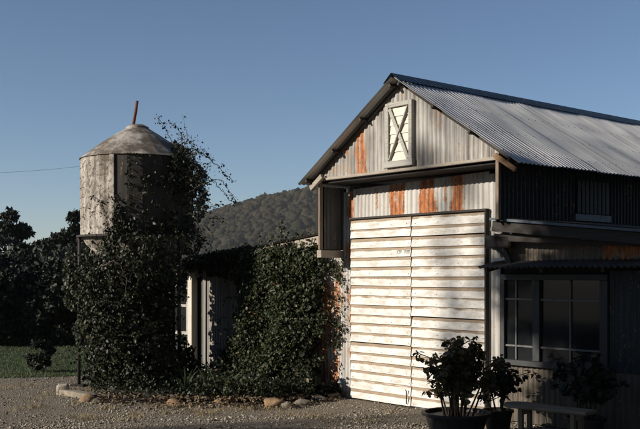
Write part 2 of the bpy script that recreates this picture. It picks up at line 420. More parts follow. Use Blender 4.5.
# ------------------------------------------------------------------ hill and far wood
def hz(x, y):
    crest = 54 + (x+109)*.235; crest = np.clip(crest, 12, 105)
    prof = np.clip((y-520)/380, 0, 1); prof = prof*prof*(3-2*prof)
    back = np.clip((y-900)/900, 0, 1)
    return crest*(prof - back*.8) + 3*np.sin(x*.03+y*.011)*prof - 1.5
xs = np.linspace(-700, 1200, 96); ys = np.linspace(500, 1900, 60); X, Y = np.meshgrid(xs, ys); Z = hz(X, Y)
i = (np.arange(59)[:,None]*96 + np.arange(95)[None]).ravel()
o = link('hill', np_mesh('hill', np.stack([X,Y,Z],-1).reshape(-1,3), np.stack([i,i+1,i+97,i+96],1)), M['hill'], smooth=True); tag(o, kind='structure')
import bmesh
bm = bmesh.new(); bmesh.ops.create_icosphere(bm, subdivisions=2, radius=1); icoV = np.array([v.co[:] for v in bm.verts]); icoF = np.array([[v.index for v in f.verts] for f in bm.faces]); bm.free()
bm = bmesh.new(); bmesh.ops.create_icosphere(bm, subdivisions=3, radius=1); ico3V = np.array([v.co[:] for v in bm.verts]); ico3F = np.array([[v.index for v in f.verts] for f in bm.faces]); bm.free()
var = []
for k in range(8):
    d = np.array([1 + .55*mnoise.noise(Vector(p)*1.9 + Vector((k*7.1,0,0))) + .25*mnoise.noise(Vector(p)*4.5+Vector((0,k*5.3,0))) for p in icoV]); var.append(icoV*d[:,None])
n = 13500; m = 12
X = RNG.uniform(-250, 260, n); Y = RNG.uniform(590, 930, n)
R = RNG.uniform(1.8, 4.4, n)*np.where(RNG.random(n) < .07, 1.35, 1)
Cn = np.stack([X,Y,hz(X,Y)+R*.9],1); St = np.stack([R,R,R*RNG.uniform(.9,1.3,n)],1)
A = np.stack(var)[RNG.integers(0,8,n)]
V1 = (A*St[:,None,:]*.86 + Cn[:,None,:]).reshape(-1,3); F1 = (icoF[None] + (np.arange(n)*len(icoV))[:,None,None]).reshape(-1,3)
d = RNG.normal(size=(n,m,3)); d[:,:,2] = np.abs(d[:,:,2])*.9 - .15; d /= np.linalg.norm(d, axis=2, keepdims=True)
C = (d*RNG.uniform(.75,1.12,(n,m,1))*St[:,None,:] + Cn[:,None,:]).reshape(-1,3); nr = (d + np.array([0,0,.15])).reshape(-1,3)
Rt = face_rot(nr, RNG, .3); sz = RNG.uniform(.6,1.6,len(C))
tri = np.array([[-.6,0,0],[.6,0,0],[0,1.1,0]]); V2 = (np.einsum('nij,kj->nki', Rt, tri)*sz[:,None,None] + C[:,None,:]).reshape(-1,3); F2 = np.arange(len(V2)).reshape(-1,3) + len(V1)
o = link('hillside_wood', np_mesh('hillside_wood', np.concatenate([V1,V2]), np.concatenate([F1,F2])), M['far_crown'], smooth=True)
tag(o, 'dark eucalypt wood covering the distant hillside behind the barn', 'wood', kind='stuff')

# ------------------------------------------------------------------ trees
def tree(name, base, clumps, leaf, mat, label, cat='tree', group=None, per=900, trunk_r=.16, narrow=.6, seed=1, limbs=True):
    """clumps: list of (dx,dy,z,r) relative to base; leaves gather into twig clusters inside each clump"""
    rng = np.random.default_rng(seed); root = empty(name, base)
    tag(root, label, cat, group)
    mb = MB(); top = max(c[2] for c in clumps)
    fork = top*.38
    wob = [Vector((rng.normal()*.05*i, rng.normal()*.05*i, fork*i/4)) for i in range(5)]
    mb.tube(wob, [trunk_r*(1.25 if i == 0 else 1-.08*i) for i in range(5)], 8)
    pts = []
    for (x,y,z,r) in clumps:
        if limbs:
            a = wob[-1]; b = Vector((x,y,z)); m = a.lerp(b,.5) + Vector((rng.normal()*.15, rng.normal()*.15, -.12*r))
            mb.tube([a, m, b], [trunk_r*.55, trunk_r*.33, trunk_r*.12], 6)
        nt_ = max(8, int(per/28)); d = rng.normal(size=(nt_,3)); d /= np.linalg.norm(d,axis=1,keepdims=True)
        tw = d*(r*rng.uniform(.35,1.0,nt_)[:,None]**.6)*np.array([1,1,.75]) + np.array([x,y,z])
        for q in tw[::3]:
            if limbs: mb.tube([Vector((x,y,z)), Vector(q)], [trunk_r*.10, trunk_r*.03], 4, False)
        k = rng.integers(0,nt_,per); pts.append(tw[k] + rng.normal(size=(per,3))*np.array([.17,.17,.12])*r)
    mb.build('trunk', M['bark'], root, smooth=True)
    leaves('crown', np.concatenate(pts), leaf, mat, root, rng=rng, narrow=narrow)
    return root

def clumps_from(rng, n, rx, ry, z0, z1, r):
    return [(rng.uniform(-rx,rx), rng.uniform(-ry,ry), rng.uniform(z0,z1), r*rng.uniform(.7,1.2)) for _ in range(n)]
def bg(name, p, Y, topy, wpx, label, seed, mat='tree_leaf', per=700, n=9, leaf=.16):
    rng = np.random.default_rng(seed); b = px(p, 275, Y); h = 1.78 + (275-topy)/935*Y; w = wpx/935*Y/2
    c = [(rng.uniform(-.3,.3)*w, rng.uniform(-.3,.3)*w, h-.24*w-.1, w*.42)]
    c += [(math.cos(a)*w*rng.uniform(.35,.8), math.sin(a)*w*.7, h*rng.uniform(.45,.88), w*rng.uniform(.3,.48)) for a in rng.uniform(0,6.28,n)]
    return tree(name, (b.x, Y, 0), c, leaf, M[mat], label, 'tree', 'dark trees beyond the lawn', per, .14, .6, seed)
bg('garden_tree', 14, 40, 209, 38, 'tallest dark round-topped tree at the left edge beyond the lawn', 11)
bg('garden_tree', -14, 38, 222, 44, 'dark broad tree at the left frame edge, beside the tallest one', 12)
bg('garden_tree', 36, 42, 240, 34, 'low dark tree just right of the tallest left tree', 13)
bg('garden_tree', 54, 44, 233, 26, 'small pointed dark tree midway between left trees and silo', 14)
bg('garden_tree', 72, 36, 211, 26, 'slim dark tree rising right behind the silo, left of it', 15)
bg('garden_tree', 96, 48, 236, 50, 'dark tree behind the silo hopper', 16)
bg('garden_tree', -46, 36, 205, 60, 'tall dark tree outside the left edge behind the lawn', 17)
bg('garden_tree', -90, 30, 190, 80, 'tall dark tree well outside the left edge', 18)
def shrub(name, base, h, w, label, seed, mat='tree_leaf', leaf=.09, per=420, n=8, group=None, tr=.035):
    rng = np.random.default_rng(seed)
    c = [(rng.uniform(-w,w)*.7, rng.uniform(-w,w)*.7, h*rng.uniform(.12,.85), w*rng.uniform(.4,.6)) for _ in range(n)]
    return tree(name, base, c, leaf, M[mat], label, 'shrub', group, per, tr, .7, seed)
hl = ['dark hedge shrub at the far left edge behind the lawn','dark hedge shrub second from the left edge behind the lawn','dark hedge shrub third from the left edge behind the lawn','dark hedge shrub just left of the silo ivy','dark hedge shrub hidden mostly behind the silo ivy','dark hedge shrub outside the left edge']
for i, (p, Y, h, w) in enumerate(((8,25,2.2,1.3),(34,26,2.4,1.3),(56,25,2.1,1.2),(76,24,2.5,1.1),(105,24,2.6,1.3),(-24,24,2.6,1.5))):
    b = px(p, 275, Y); shrub('hedge_shrub', (b.x, Y, 0), h, w, hl[i], 30+i, leaf=.13, per=800, n=13, group='hedge beyond the lawn')
b = px(41, 275, 17.0); shrub('small_shrub', (b.x,17.0,0), .62, .22, 'small dark shrub standing alone on the lawn', 44, leaf=.05, per=300, n=9, tr=.012)

# trees standing left of the frame, between the sun and the barn
def tree_on_ray(name, target, dist, clr, label, seed, n, per, leaf, spread, mat='gum_leaf', tr=.16):
    rng = np.random.default_rng(seed); hx = SV.x/math.cos(SUN_EL); hy = SV.y/math.cos(SUN_EL)
    c = Vector(target) + Vector((hx*dist, hy*dist, dist*math.tan(SUN_EL)))
    rx, rz = spread; cl = []
    for _ in range(n):
        a = rng.uniform(-1,1)*rx; z = rng.uniform(-1,1)*rz; q = rng.uniform(-1,1)*clr*1.2
        # across the sun direction, along it, up
        cl.append((-hy*a + hx*q, hx*a + hy*q, max(.5, c.z + z + q*math.tan(SUN_EL)), clr*rng.uniform(.75,1.15)))
    return tree(name, (c.x, c.y, 0), cl, leaf, M[mat], label, 'tree', None, per, tr, .6, seed)

# wing shade: a leafy tree about a dozen metres to the left of the yard
h_ = (0.311, -0.950)
def ab(a, b, D):
    """point at sun-plane coordinates a (across), b (up) and D metres towards the sun from the barn"""
    B = Vector((-SV.x*math.tan(SUN_EL), -SV.y*math.tan(SUN_EL), math.cos(SUN_EL)))
    B = Vector((.950*math.sin(SUN_EL), .311*math.sin(SUN_EL), math.cos(SUN_EL)))
    return Vector((h_[0]*a, h_[1]*a, 0)) + B*b + SV*D
def shade_tree(name, spots, D, leaf, per, label, seed, mat='gum_leaf', tr=.16):
    P = [ab(a,b,D + dd) for a,b,r,dd in spots]; c = sum(P, Vector())/len(P)
    cl = [(p.x-c.x, p.y-c.y, p.z, s[2]) for p,s in zip(P,spots)]
    return tree(name, (c.x,c.y,0), cl, leaf, M[mat], label, 'tree', None, per, tr, .6, seed)
rs = np.random.default_rng(5)
spots = []
for a in np.arange(-9.70, -6.2, .58):
    for b in np.arange(.9, 5.2, .52):
        if (b > 4.0 and a < -9.4) or (b > 4.6 and a < -9.0): continue
        if b > 4.6 and rs.random() < .4: continue
        if a < -8.6 and 1.4 < b < 3.0 and rs.random() < .5: continue
        spots.append((a+rs.normal()*.08, b+rs.normal()*.08, .62, 7.0+rs.uniform(-1,1)))
shade_tree('unseen_tree', spots, 3.0, .13, 900, 'leafy tree left of the yard shading the side wing', 61)
spots = [(-10.85+rs.normal()*.18, b, .26, rs.uniform(-.5,.5)) for b in np.arange(2.7,5.0,.27)]
spots += [(-10.6+rs.normal()*.25, b, .45, rs.uniform(-.5,.5)) for b in (5.4,5.8,6.1)]
shade_tree('gum_tree', spots, 34, .09, 120, 'slender gum tree far left of the yard', 62, tr=.07)

# tall unseen trees added behind and right of the viewpoint to block skylight
for i,(x,y,h,w,l) in enumerate(((-4,-7,11,3.6,'unseen tall dark tree added behind the viewpoint, left of the pair'),(2.5,-8,12,3.8,'unseen tall dark tree added behind the viewpoint, right of the pair'),(8.5,-4,11,3.6,'unseen tall dark tree added right of the viewpoint'),(11.5,2.5,11,3.6,'unseen tall dark tree added right of the yard'),(11,8.5,9,3.0,'unseen dark tree added beyond the right end of the wing'))):
    rng = np.random.default_rng(200+i)
    cl = [(rng.uniform(-1,1)*w, rng.uniform(-1,1)*w, h*rng.uniform(.10,.95), w*rng.uniform(.35,.5)) for _ in range(22)]
    tree('unseen_tree', (x,y,0), cl, .34, M['tree_leaf'], l, 'tree', None, 420, .25, .7, 200+i)

rng = np.random.default_rng(230)
cl = []
while len(cl) < 46:
    x, y, z = rng.uniform(-7,8), rng.uniform(-3,9.0), rng.uniform(4.5,10)
    if z - 1.3 > 2.4 + max(0, y-3)*.38: cl.append((x,y,z,rng.uniform(1.1,1.6)))
tree('sky_block_tree', (1.5,-3,0), cl, .30, M['tree_leaf'], 'added broad spreading tree whose unseen crown blocks sky above the viewpoint', 'tree', None, 420, .35, .7, 230)  # crown added out of view to screen off the upper sky
for i,(x,y,h,w,l) in enumerate(((-27,-9,8.5,3.2,'first tree of the added unseen row far left of the yard, nearest'),(-29,-2,8.0,3.2,'second tree of the added unseen row far left of the yard'),(-28,5,7.6,3.0,'third tree of the added unseen row far left of the yard'),(-29,12,8.0,3.2,'fourth tree of the added unseen row far left of the yard'),(-27,19,8.4,3.2,'fifth tree of the added unseen row far left of the yard'),(-24,25,8.0,3.2,'farthest tree of the added unseen row left of the yard'))):
    rng = np.random.default_rng(240+i)  # unseen row, added to cut low sky light from the left
    cl = [(rng.uniform(-1,1)*w, rng.uniform(-1,1)*w, h*rng.uniform(.12,.88), w*rng.uniform(.35,.5)) for _ in range(20)]
    tree('added_row_tree', (x,y,0), cl, .30, M['tree_leaf'], l, 'tree', 'added unseen row of trees left of the yard', 420, .25, .7, 240+i)

# ------------------------------------------------------------------ corrugated iron
def corr(name, parent, mat, o, A, L, Nn, w, l0, l1, nl=6, rust=None, pitch=.076, amp=.009, seg=8, lift=0.0, dent=.0):
    o = Vector(o); A = Vector(A).normalized(); L = Vector(L).normalized(); Nn = Vector(Nn).normalized()
    nw = max(2, int(round(w/pitch*seg))); vs = []; rv = []
    f0 = l0 if callable(l0) else (lambda x: l0); f1 = l1 if callable(l1) else (lambda x: l1)
    for j in range(nl+1):
        for i in range(nw+1):
            x = w*i/nw; a, b = f0(x), f1(x); l = a+(b-a)*j/nl
            hgt = amp*math.cos(2*math.pi*x/pitch) + lift*j/nl
            p = o + A*x + L*l
            if dent: hgt += dent*mnoise.noise(p*2.3)
            vs.append(p + Nn*hgt); rv.append(rust(p) if rust else 0.0)
    fs = [(j*(nw+1)+i, j*(nw+1)+i+1, (j+1)*(nw+1)+i+1, (j+1)*(nw+1)+i) for j in range(nl) for i in range(nw)]
    me = bpy.data.meshes.new(name); me.from_pydata([tuple(v) for v in vs], [], fs); me.update()
    me.polygons.foreach_set('use_smooth', [True]*len(fs))
    at = me.attributes.new('rust', 'FLOAT', 'POINT'); at.data.foreach_set('value', rv)
    return link(name, me, mat, parent)
def sheets(parent, mat, o, A, L, Nn, width, l0, l1, sheet=.762, **kw):
    """a run of overlapping corrugated sheets; l0/l1 are functions of the run position"""
    x = 0; i = 0; A_ = Vector(A).normalized(); N_ = Vector(Nn).normalized()
    f0 = l0 if callable(l0) else (lambda x: l0); f1 = l1 if callable(l1) else (lambda x: l1)
    while x < width - 1e-4:
        w = min(sheet, width-x); j = random.uniform(-.006,.006)
        corr('corrugated_sheet', parent, mat, Vector(o)+A_*x+N_*(.004*(i % 2)), A, L, Nn, w + (.03 if x+w < width-1e-3 else 0),
             (lambda q, x0=x: f0(min(width,x0+q))), (lambda q, x0=x, jj=j: f1(min(width,x0+q))+jj), **kw)
        x += w; i += 1

# ------------------------------------------------------------------ the barn
barn = empty('barn', (OX, OY, 0), RZ)
tag(barn, 'weathered corrugated iron barn with gabled roof and white boarded doors', 'barn')
RS, RZT = 1.42, 4.33            # ridge
EZ, EL, ER = 3.06, -.50, 3.40   # eaves
FD, BD = -.62, 9.5              # roof front and back edges
PS = (RZT-EZ)/(ER-RS)
def roofz(s): return RZT - PS*abs(s-RS)

def rb(p, lo, hi, z0, z1, k):
    e = .07; lo += .05*mnoise.noise(Vector((lo*9, p.z*5.0, .3))); hi += .06*mnoise.noise(Vector((hi*9, p.z*5.0, 4.3)))
    k *= 1 + .45*mnoise.noise(Vector((p.x*14, p.z*2.2, 8.1)))
    return k*min(1, max(0,(p.x-lo)/e))*min(1, max(0,(hi-p.x)/e))*min(1,max(0,(p.z-z0)/.12))*min(1,max(0,(z1-p.z)/.12)) if lo < p.x < hi else 0
def rust_front(p):
    r = 0
    for lo,hi,z0,z1,k in ((-.16,.05,2.5,3.1,.75),(.22,.55,2.66,2.75,.5),(.40,.54,2.6,3.1,.42),(.70,1.05,2.5,3.1,.72),(1.26,1.62,2.5,3.2,.80),(1.72,1.84,2.5,3.2,.48),(1.84,2.12,2.5,3.2,.85),
                          (-.19,.02,1.90,2.30,.72),(-.19,.02,1.40,1.65,.66),(-.19,.02,.95,1.38,.72),(-.19,.02,.5,.88,.66),(-.85,-.28,0,1.8,.52),(-.50,-.2,1.2,2.0,.42)):
        r = max(r, rb(p,lo,hi,z0,z1,k))
    if p.z > 2.4: r *= .95+.35*min(1,max(0,(3.05-p.z)/.45))
    if p.z < .12: r = max(r,.35)
    return r
def rust_gable(p):
    r = max(rb(p,.46,.76,3.05,4.1,.62), rb(p,.22,.44,3.1,3.7,.34), rb(p,1.95,2.15,3.5,4.1,.38), rb(p,-.1,.2,3.1,3.4,.3), rb(p,.9,1.1,3.1,3.3,.3))
    return r

# front wall below the overhang
fw = MB(); fw.box((-.95,.06,0),(-.02,.10,2.98)); fw.box((-.02,.06,2.60),(2.50,.10,2.98)); fw.box((2.50,.06,0),(2.70,.10,2.98))
fw = fw.build('front_wall', M['dark'], barn)
sheets(fw, M['tin_front'], (-.95,0,0), (1,0,0), (0,0,1), (0,-1,0), .73, .01, 2.28, nl=14, rust=rust_front, dent=.004)
sheets(fw, M['tin_front'], (-.22,-.004,0), (1,0,0), (0,0,1), (0,-1,0), .215, .01, 2.99, nl=18, rust=rust_front, dent=.004)
sheets(fw, M['tin_front'], (-.005,0,2.565), (1,0,0), (0,0,1), (0,-1,0), 2.49, 0, lambda x: .45+.02*x, sheet=.62, nl=14, rust=rust_front, dent=.004)
sheets(fw, M['tin_front'], (2.485,-.004,0), (1,0,0), (0,0,1), (0,-1,0), .19, .01, 3.03, nl=18, rust=rust_front, dent=.004)
MB().box((-1.0,-.02,0),(2.75,.16,.03)).build('threshold', M['concrete'], barn, .006)

# gable wall
gw = MB()
gw.add([(-.20,-.37,3.14),(2.98,-.37,3.14),(2.98,-.37,roofz(2.98)-.06),(RS,-.37,RZT-.06),(-.20,-.37,roofz(-.2)-.06)], [(0,1,2,3,4)])
gw = gw.build('gable_wall', M['dark'], barn)
sheets(gw, M['tin_gable'], (-.22,-.42,3.15), (1,0,0), (0,0,1), (0,-1,0), 3.22, 0, lambda x: roofz(-.22+x)-3.15-.03, nl=16, rust=rust_gable, dent=.005)
MB().box((-.25,-.455,3.125),(3.02,-.40,3.163)).build('gable_beam', M['timber'], barn, .004)
MB().box((-.23,-.40,3.085),(3.0,.05,3.10)).build('soffit', M['soffit'], barn)
# corner posts carrying the overhang and the left cheek
MB().box((-.262,-.455,2.14),(-.228,-.39,3.123)).build('corner_post', M['timber_z'], barn, .004)
MB().box((2.975,-.455,2.43),(3.022,-.405,3.123)).build('corner_post', M['timber_z'], barn, .004)
ck = MB().box((-.245,-.385,2.14),(-.235,.055,3.048)).build('cheek_wall', M['dark'], barn)
sheets(ck, M['tin_cheek'], (-.222,-.385,2.15), (0,1,0), (0,0,1), (1,0,0), .38, 0, .89, nl=3)
MB().box((-.30,-.45,2.03),(-.20,-.02,2.135)).build('cheek_beam', M['timber'], barn, .004)

# right side wall above the wing
sw = MB().box((2.93,-.40,2.40),(2.95,9.2,3.2)).build('side_wall', M['dark'], barn)
sheets(sw, M['tin_teal'], (3.0,-.40,2.42), (0,1,0), (0,0,1), (1,0,0), 9.6, 0, .86, nl=3, dent=.004)
MB().box((3.012,1.05,2.47),(3.03,1.85,2.56)).build('sill_board', M['flash'], barn, .003)
lv = MB().box((3.006,1.08,2.56),(3.016,1.82,3.0)).build('shutter', M['dark'], barn)
for k in range(8): MB().box((3.016,1.10+k*.09,2.57),(3.030,1.165+k*.09,2.99)).build('slat', M['tin_teal'], lv)
# left and back walls (out of sight)
MB().box((-.24,.10,0),(-.20,9.2,3.15)).build('side_wall', M['tin_front'], barn)
MB().box((-.24,9.2,0),(3.0,9.26,3.2)).build('back_wall', M['tin_front'], barn)
MB().box((2.72,.12,0),(2.76,9.2,2.5)).build('inner_wall', M['dark'], barn)

# roof
def slope(name, sgn, es):
    run = math.hypot(ER-RS, RZT-EZ) if sgn > 0 else math.hypot(RS-EL, RZT-roofz(EL))
    Ld = Vector((sgn*1.0, 0, -PS)).normalized(); Nd = Vector((sgn*PS,0,1)).normalized()
    r = MB()
    for q in np.linspace(.12, run-.12, 4):        # purlins
        p = Vector((RS,0,RZT)) + Ld*q - Nd*.038
        r.beam((p.x, FD+.03, p.z), (p.x, BD-.05, p.z), .032, .05, Nd)
    r = r.build(name, M['timber_dark'], barn)
    def rr(p): return -.25
    sheets(r, M['tin_roof'], (RS,FD,RZT), (0,1,0), Ld, Nd, BD-FD, .02, run+.03, nl=8, amp=.010, rust=rr, dent=.011)
    return Ld, Nd, run
Lr, Nr, runR = slope('roof_slope', 1, ER)
Ll, Nl, runL = slope('roof_slope', -1, EL)
scw = MB()
for q in (.25,.85,1.5,2.1):
    for y in np.arange(FD+.04, 6.5, .152):
        p_ = Vector((RS,0,RZT)) + Lr*q + Nr*.012 + Vector((0,y,0)); scw.tube([p_, p_+Nr*.008], [.007,.004], 5)
scw.build('roof_screws', M['iron'], barn)['kind'] = 'stuff'
rc = MB()
for sg, Ld, Nd in ((1,Lr,Nr),(-1,Ll,Nl)):
    a = Vector((RS,0,RZT)) + Vector((0,0,.045)); b = Vector((RS,0,RZT)) + Ld*.17 + Nd*.016
    nseg = 400; vs = []; fs = []
    for i in range(nseg+1):
        y = FD-.02 + (BD-FD+.04)*i/nseg; z_ = .012*math.cos(2*math.pi*(y-FD)/.076*1.0)
        vs += [(a.x,y,a.z), (b.x,y,b.z+z_)]
    for i in range(nseg): fs.append((2*i,2*i+1,2*i+3,2*i+2))
    rc.add(vs, fs)
rc.build('ridge_cap', M['tin_roof_edge'], barn)
# front rafters against the gable and timber ends under the eaves
for sg, Ld, Nd, run in ((1,Lr,Nr,runR),(-1,Ll,Nl,runL)):
    p = Vector((RS, FD+.165, RZT)) - Nd*.05; q = p + Ld*(run-.06)
    MB().beam(p, q, .03, .05, Nd).build('rafter', M['timber_dark'], barn, .003)
p = Vector((RS,FD+.13,RZT)) + Lr*(runR-.40) - Nr*.12
MB().beam(p, p + Lr*.36, .03, .06, Nr).build('rafter_end', M['timber_orange'], barn, .003)
p = Vector((RS,FD+.13,RZT)) + Ll*(runL-.36) - Nl*.13
MB().beam(p, p + Ll*.30, .05, .07, Nl).build('rafter_end', M['timber'], barn, .003)

# loft hatch
hx0, hx1, hz0, hz1 = 1.14, 1.63, 3.235, 4.03
ht = MB().box((hx0+.02,-.436,hz0+.02),(hx1-.02,-.430,hz1-.02)).build('loft_hatch', M['dark'], barn)
for a,b in (((hx0,-.478,hz0),(hx0+.06,-.43,hz1)),((hx1-.06,-.478,hz0),(hx1,-.43,hz1)),((hx0+.06,-.476,hz1-.06),(hx1-.06,-.43,hz1)),((hx0-.02,-.490,hz0-.05),(hx1+.02,-.43,hz0+.03))):
    MB().box(a,b).build('frame_member', M['hatch_frame'], ht, .004)
nb = 6; bh = (hz1-hz0-.10)/nb
for k in range(nb):
    z0 = hz0+.035+k*bh; MB().add([(hx0+.065,-.452,z0),(hx1-.065,-.452,z0),(hx1-.065,-.442,z0+bh-.004),(hx0+.065,-.442,z0+bh-.004),(hx0+.065,-.437,z0),(hx1-.065,-.437,z0),(hx1-.065,-.437,z0+bh-.004),(hx0+.065,-.437,z0+bh-.004)],
        [(0,1,2,3),(5,4,7,6),(4,5,1,0),(3,2,6,7),(1,5,6,2),(4,0,3,7)]).build('board', M['hatch_board'], ht, .002)
MB().beam((hx0+.075,-.461,hz0+.05),(hx1-.075,-.461,hz1-.075),.016,.05,(0,1,0)).build('brace', M['hatch_frame'], ht)
MB().beam((hx1-.075,-.468,hz0+.05),(hx0+.075,-.468,hz1-.075),.05,.012,(0,1,0)).build('brace', M['hatch_frame'], ht)

# boarded doors
def board_mesh(w, h, mat='door'):
    vs = []; wr = []
    rows = [(0,0.0,.45),(.08,-.004,.05),(.58,-.013,.0),(.69,-.0155,.62),(.81,-.0185,1.0),(1.0,-.0215,1.0)]
    # weatherboard: thick lower edge, top tucked under the board above
    nx = 14
    for t_, y, ww in rows:
        for i in range(nx+1): vs.append((w*i/nx, -.030+ (.021*t_), h*t_)); wr.append(ww)
    nf = len(vs); R_ = len(rows); fs = [(r*(nx+1)+i, r*(nx+1)+i+1, (r+1)*(nx+1)+i+1, (r+1)*(nx+1)+i) for r in range(R_-1) for i in range(nx)]
    vs += [(0,0,0),(w,0,0),(w,0,h),(0,0,h)]; wr += [.5]*4
    a,b,c,d = nf,nf+1,nf+2,nf+3; t0 = (R_-1)*(nx+1)
    fs += [(a,b,nx,0) if False else (0,a,b,nx), (t0, t0+nx, c, d), tuple([a]+[r*(nx+1) for r in range(R_)]+[d]), tuple([b,c]+[r*(nx+1)+nx for r in reversed(range(R_))])]
    me = bpy.data.meshes.new('board'); me.from_pydata(vs, [], fs); me.update(); me.materials.append(M[mat])
    at = me.attributes.new('wear','FLOAT','POINT'); at.data.foreach_set('value', wr); return me
NB = 19; DH = 2.545; bh = DH/NB
for (x0, w, dy) in ((.012,1.205,-.052),(1.225,1.262,-.040)):
    dr = MB().box((x0+.01,dy+.004,.02),(x0+w-.01,dy+.03,DH)).build('door', M['dark'], barn)
    bms = [board_mesh(w, bh-.002, 'door'), board_mesh(w, bh-.002, 'door_spotted')]
    for k in range(NB):
        o = link('board', bms[1 if (x0 > 1 and k > 9) or random.random() < .2 else 0], None, dr, loc=(x0, dy + random.uniform(-.004,.004), .022+k*bh+random.uniform(-.010,.010)))
        o.rotation_euler = (random.uniform(-.008,.008), random.uniform(-.006,.006), 0)
    nl_ = MB()
    for k in range(NB):
        for fx in (.04,.36,.68,.96):
            q_ = Vector((x0+w*fx+random.uniform(-.03,.03), dy-.0275, .022+k*bh+random.uniform(.02,.045))); nl_.tube([q_, q_+Vector((0,-.005,0))], [.0045,.004], 5)
    nl_.build('nail_heads', M['iron'], dr)['kind'] = 'stuff'
    if x0 < 1:
        bo = MB().tube([(1.165,-.102,.05),(1.165,-.102,.22),(1.165,-.112,.235),(1.155,-.117,.24)], .007, 6)
        bo.build('drop_bolt', M['iron'], dr, smooth=True)
        # worn stencil marks: illegible strokes near the meeting edge
        mk = MB()
        def stroke(x, z, ww, hh): mk.box((x,dy-.029,z),(x+ww,dy-.0255,z+hh))
        zz = .022+15*bh+.035
        for x,z,ww,hh in ((.955,0,.010,.05),(.965,.042,.028,.010),(.965,0,.028,.010),(1.005,0,.010,.05),(1.015,.02,.018,.010),(1.03,0,.010,.05),(1.09,.042,.045,.010),(1.107,0,.010,.042),(1.142,0,.010,.05),(1.165,0,.010,.05),(1.175,.02,.012,.012),(1.187,0,.010,.05)):
            stroke(x, zz+z, ww, hh)
        mk.build('stencil_mark', plain('faded_stencil', (.55,.53,.49), .8, 0, .6, 60), dr)
MB().box((-.012,-.062,.0),(.008,-.005,2.60)).build('door_jamb', M['timber_dark'], barn, .003)
MB().box((2.488,-.075,.0),(2.512,-.010,2.60)).build('door_jamb', M['timber_dark'], barn, .003)
MB().box((-.012,-.085,2.572),(2.52,-.012,2.600)).build('door_rail', M['timber_dark'], barn, .003)

# ------------------------------------------------------------------ right side wing
wing = empty('side_wing', loc2w(2.70,0,0), RZ); tag(wing, 'dark shaded side wing with multi-pane window right of the barn doors', 'building')
def W(s): return s-2.70
x1 = 7.0
wl_ = MB(); wl_.box((W(2.70),.05,0),(W(x1),.10,.70)); wl_.box((W(2.70),.05,1.80),(W(x1),.10,2.2)); wl_.box((W(4.15),.05,.70),(W(x1),.10,1.80))
wl_ = wl_.build('front_wall', M['dark'], wing)
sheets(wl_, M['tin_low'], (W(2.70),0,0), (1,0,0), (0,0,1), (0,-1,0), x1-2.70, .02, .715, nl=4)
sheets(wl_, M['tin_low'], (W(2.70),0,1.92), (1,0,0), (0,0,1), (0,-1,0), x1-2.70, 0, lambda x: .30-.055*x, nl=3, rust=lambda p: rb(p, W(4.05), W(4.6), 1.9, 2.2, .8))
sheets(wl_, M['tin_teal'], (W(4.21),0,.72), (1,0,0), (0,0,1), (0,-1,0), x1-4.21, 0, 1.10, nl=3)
# window
wi = MB()
wi.box((W(2.70),-.045,1.72),(W(4.20),.045,1.79)); wi = wi.build('window', M['win_frame'], wing, .004)
MB().box((W(2.68),-.075,.70),(W(4.24),.045,.765)).build('sill', M['win_frame'], wi, .004)
for s in (2.70, 3.19): MB().box((W(s),-.043,.766),(W(s+(.07 if s!=3.19 else .10)),.043,1.719)).build('mullion', M['win_frame'], wi, .004)
MB().box((W(4.10),-.043,.766),(W(4.20),.043,1.719)).build('mullion', M['win_frame'], wi, .004)
bars = plain('glazing_bar', (.13,.13,.125), .6)
for (a,b,vb) in ((2.77,3.19,(2.93,)),(3.29,4.10,(3.70,))):
    for z in (.93, 1.49): MB().box((W(a),-.020,z-.012),(W(b),.010,z+.012)).build('glazing_bar', bars, wi, .003)
    for s in vb:
        for z0,z1 in ((.766,.917),(.943,1.477),(1.503,1.719)): MB().box((W(s)-.011,-.020,z0),(W(s)+.011,.010,z1)).build('glazing_bar', bars, wi, .003)
    xs_ = [a]+list(vb)+[b]
    for i in range(len(xs_)-1):
        for z0,z1 in ((.766,.93),(.93,1.49),(1.49,1.72)):
            MB().box((W(xs_[i])+.001,.0,z0+.001),(W(xs_[i+1])-.001,.004,z1-.001)).build('pane', M['glass'], wi)
# awning over the window
aw = MB()
for s in np.arange(2.75,6.9,.8): aw.beam((W(s),-.02,1.90),(W(s),-.36,1.835),.04,.05)
aw = aw.build('awning', M['timber_dark'], wing)
Ld = Vector((0,-.38,-.075)).normalized()
sheets(aw, M['tin_awning'], (W(2.66),-.012,1.945), (1,0,0), Ld, (0,-.2,.98), x1-2.66, 0, .40, nl=2, amp=.014)
# skillion roof with front fascia falling to the right
za, zb_ = 2.44, 2.44-.105*(x1-2.75)
rf = MB()
rf.beam((W(2.80),-.28,za-.075),(W(x1),-.28,zb_-.075),.05,.12); rf = rf.build('roof', M['timber_dark'], wing, .003)
Ad = Vector((x1-3.03,0,(zb_-za)*(x1-3.03)/(x1-2.75))).normalized()
sheets(rf, M['tin_awning'], (W(3.04),-.34,za), (0,1,0), Ad, (-Ad.z,0,Ad.x), 8.5, 0, x1-3.03, nl=2)
MB().beam((W(2.80),-.345,za+.008),(W(x1),-.345,zb_+.008),.012,.030).build('flashing', M['flash'], rf)
MB().beam((W(2.74),-.16,2.235),(W(x1),-.16,1.98),.08,.09).build('wall_plate', M['timber_dark'], wing, .004)
for s in np.arange(3.3,6.9,.75): MB().beam((W(s),-.27,2.44-.105*(s-2.75)-.10),(W(s),-.01,2.44-.105*(s-2.75)-.10),.05,.07).build('rafter_end', M['timber'], wing, .003)
